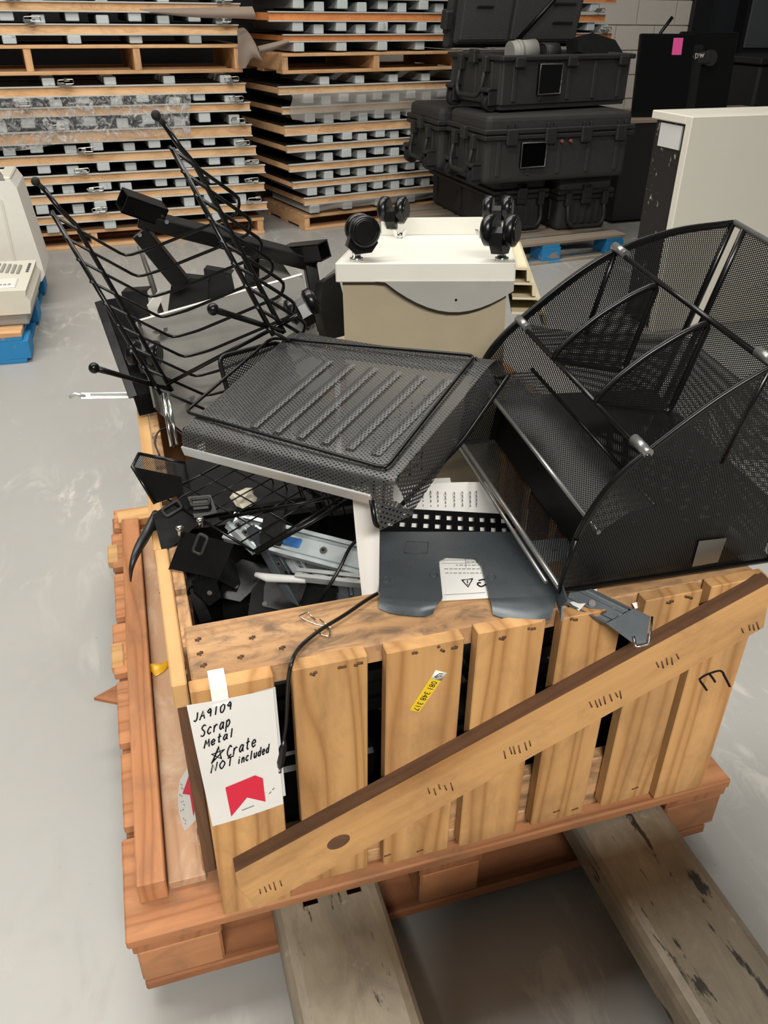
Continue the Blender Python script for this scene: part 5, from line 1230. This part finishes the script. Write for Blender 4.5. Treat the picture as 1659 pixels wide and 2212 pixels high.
for py, x0, x1 in ((1207, 1010, 1034), (1214, 1008, 1034), (1221, 985, 1034), (1229, 960, 1036), (1238, 962, 1040)):
    x = x0
    while x < x1: dx = random.uniform(4, 9); tube(bm, [lp(x, py), lp(min(x+dx, x1), py-.2)], .0006, 3); x += dx+3
obj('small_print', bm, 'ink_grey', tlb, True); bm = bmesh.new()
for py in (1210, 1217): tube(bm, [lp(955, py), lp(1040, py-1)], .0003, 3)
tube(bm, [lp(1005, 1204), lp(1007, 1226)], .0003, 3); tube(bm, [lp(960, 1285), lp(1048, 1280)], .0004, 3)
obj('table_line', bm, 'ink_grey', tlb, True)
# black strip with two rows of square holes
s0, s1, s2, s3 = aty(826, 1096, .285), aty(1122, 1112, .285), aty(1128, 1160, .272), aty(818, 1142, .272)
t = thing('perforated_strip', 'black strip with two rows of square holes behind the steel tray', 'strip', s3)
def sp_(u, v_): return (s0*(1-u)+s1*u)*(1-v_)+(s3*(1-u)+s2*u)*v_
nx = 12; bm = bmesh.new(); ue = [0]
for i in range(nx): ue += [.03+i*.08+.022, .03+i*.08+.060]
ue += [1]; ve = [0, .2, .42, .62, .84, 1]
for i in range(len(ue)-1):
    for j in range(5):
        if i % 2 == 1 and j in (1, 3): continue
        plate(bm, [sp_(ue[i], ve[j]), sp_(ue[i+1], ve[j]), sp_(ue[i+1], ve[j+1]), sp_(ue[i], ve[j+1])], .002)
bmesh.ops.remove_doubles(bm, verts=bm.verts, dist=.0002); obj('punched_sheet', bm, 'black_satin', t, True)
bm = bmesh.new(); plate(bm, [s3, s2, s2+V((0, -.015, -.012)), s3+V((0, -.015, -.012))], .002); obj('lower_lip', bm, 'black_satin', t, True)
# papers behind the strip
pp = [aty(812, 1048, .305), aty(1048, 1042, .305), aty(1120, 1165, .279), aty(822, 1146, .279)]
tpp = thing('printed_paper', 'white paper printed with columns of text behind the perforated strip', 'paper', pp[3])
quad_sheet('sheet', pp, 6, 4, lambda u, v_: V((0, -.003*math.sin(PI*u*2), 0)), 'paper', tpp)
bm = bmesh.new(); random.seed(6)
for i in range(8):
    x = 912+i*17+random.uniform(-2, 2); y = 1058+random.uniform(0, 6)
    while y < 1096: dy = random.uniform(4, 8); tube(bm, [aty(x, y, .298), aty(x+1, min(y+dy, 1094), .290)], .0008, 3); y += dy+2.5
obj('text_column', bm, 'ink_grey', tpp, True)
q = [aty(932, 1034, .36), aty(972, 1032, .36), aty(975, 1046, .36), aty(934, 1052, .36)]; tag(quad_sheet('paper_tag', q, 2, 2, lambda u, v_: V((0, 0, 0)), 'paper'), 'small white paper tag above the printed paper', 'tag')
# hanging white sheet left of the steel tray
q0 = [[aty(760, 1050, .16), aty(792, 1046, .155)], [aty(763, 1095, .155), aty(815, 1085, .15)], [aty(768, 1150, .15), aty(820, 1145, .145)], [aty(775, 1220, .14), aty(819, 1220, .138)], [aty(782, 1289, .134), aty(818, 1293, .132)]]
g = []
for r in q0: g.append([r[0]*(1-u)+r[1]*u+V((0, -.006*math.sin(PI*u), 0)) for u in (0, .25, .5, .75, 1)])
tag(sheet('paper_sheet', g, 'paper', None, .0003), 'folded white sheet hanging between the front tray and the steel tray', 'paper')
q = [atz(1222, 1292, ZT+.004), atz(1290, 1272, ZT+.006), atz(1288, 1284, ZT+.004), atz(1250, 1320, ZT+.002)]; tag(quad_sheet('paper_scrap', q, 3, 3, lambda u, v_: V((0, 0, .002*math.sin(PI*u))), 'paper'), 'white paper corner sticking out below the mesh sorter', 'paper')
q = [aty(1365, 1303, .02), aty(1400, 1295, .02), aty(1402, 1306, .015), aty(1372, 1315, .015)]; tag(quad_sheet('paper_scrap', q, 2, 2, lambda u, v_: V((0, 0, 0)), 'paper'), 'tiny white paper scrap beside the slide end on the front rail', 'paper')

# ================================================================== cables
t = thing('power_cable', 'black cable with plug hanging down the front between two slats', 'cable', aty(606, 1660, -.008))
pts = [atz(815, 1282, ZT+.004), atz(790, 1297, ZT+.005), atz(745, 1328, ZT+.005), atz(690, 1362, ZT+.005), atz(648, 1398, ZT+.005), aty(630, 1432, -.002), aty(622, 1480, -.003), aty(618, 1560, .004), aty(612, 1600, .002)]
bm = bmesh.new(); tube(bm, smoothline(pts, 7), .0027, 7); obj('cord', bm, 'cable_black', t, True)
bm = bmesh.new(); tube(bm, [aty(613, 1596, .002), aty(611, 1612, 0), aty(606, 1645, -.003), aty(605, 1656, -.003)], [.003, .0055, .0055, .004], 9); obj('plug_grip', bm, 'cable_black', t, True)
bm = bmesh.new(); cyl(bm, aty(605, 1656, -.003), aty(604, 1668, -.003), .0026, 8); obj('plug_tip', bm, 'chrome', t, True)
bm = bmesh.new(); tube(bm, smoothline([atz(792, 1150, .64), atz(758, 1180, .63), atz(735, 1225, .61), atz(705, 1275, .58), atz(682, 1312, .54)], 6), .0027, 7); tag(obj('power_cable', bm, 'cable_black', None, True), 'black cord crossing the bright slide inside the crate', 'cable')
bm = bmesh.new(); tube(bm, smoothline([atz(345, 985, .63), atz(335, 955, .64), atz(345, 930, .645), atz(372, 925, .64), atz(395, 940, .63)], 6), .0018, 6); tag(obj('power_cable', bm, 'cable_black', None, True), 'thin black cord looping at the left rim by the silver rods', 'cable')
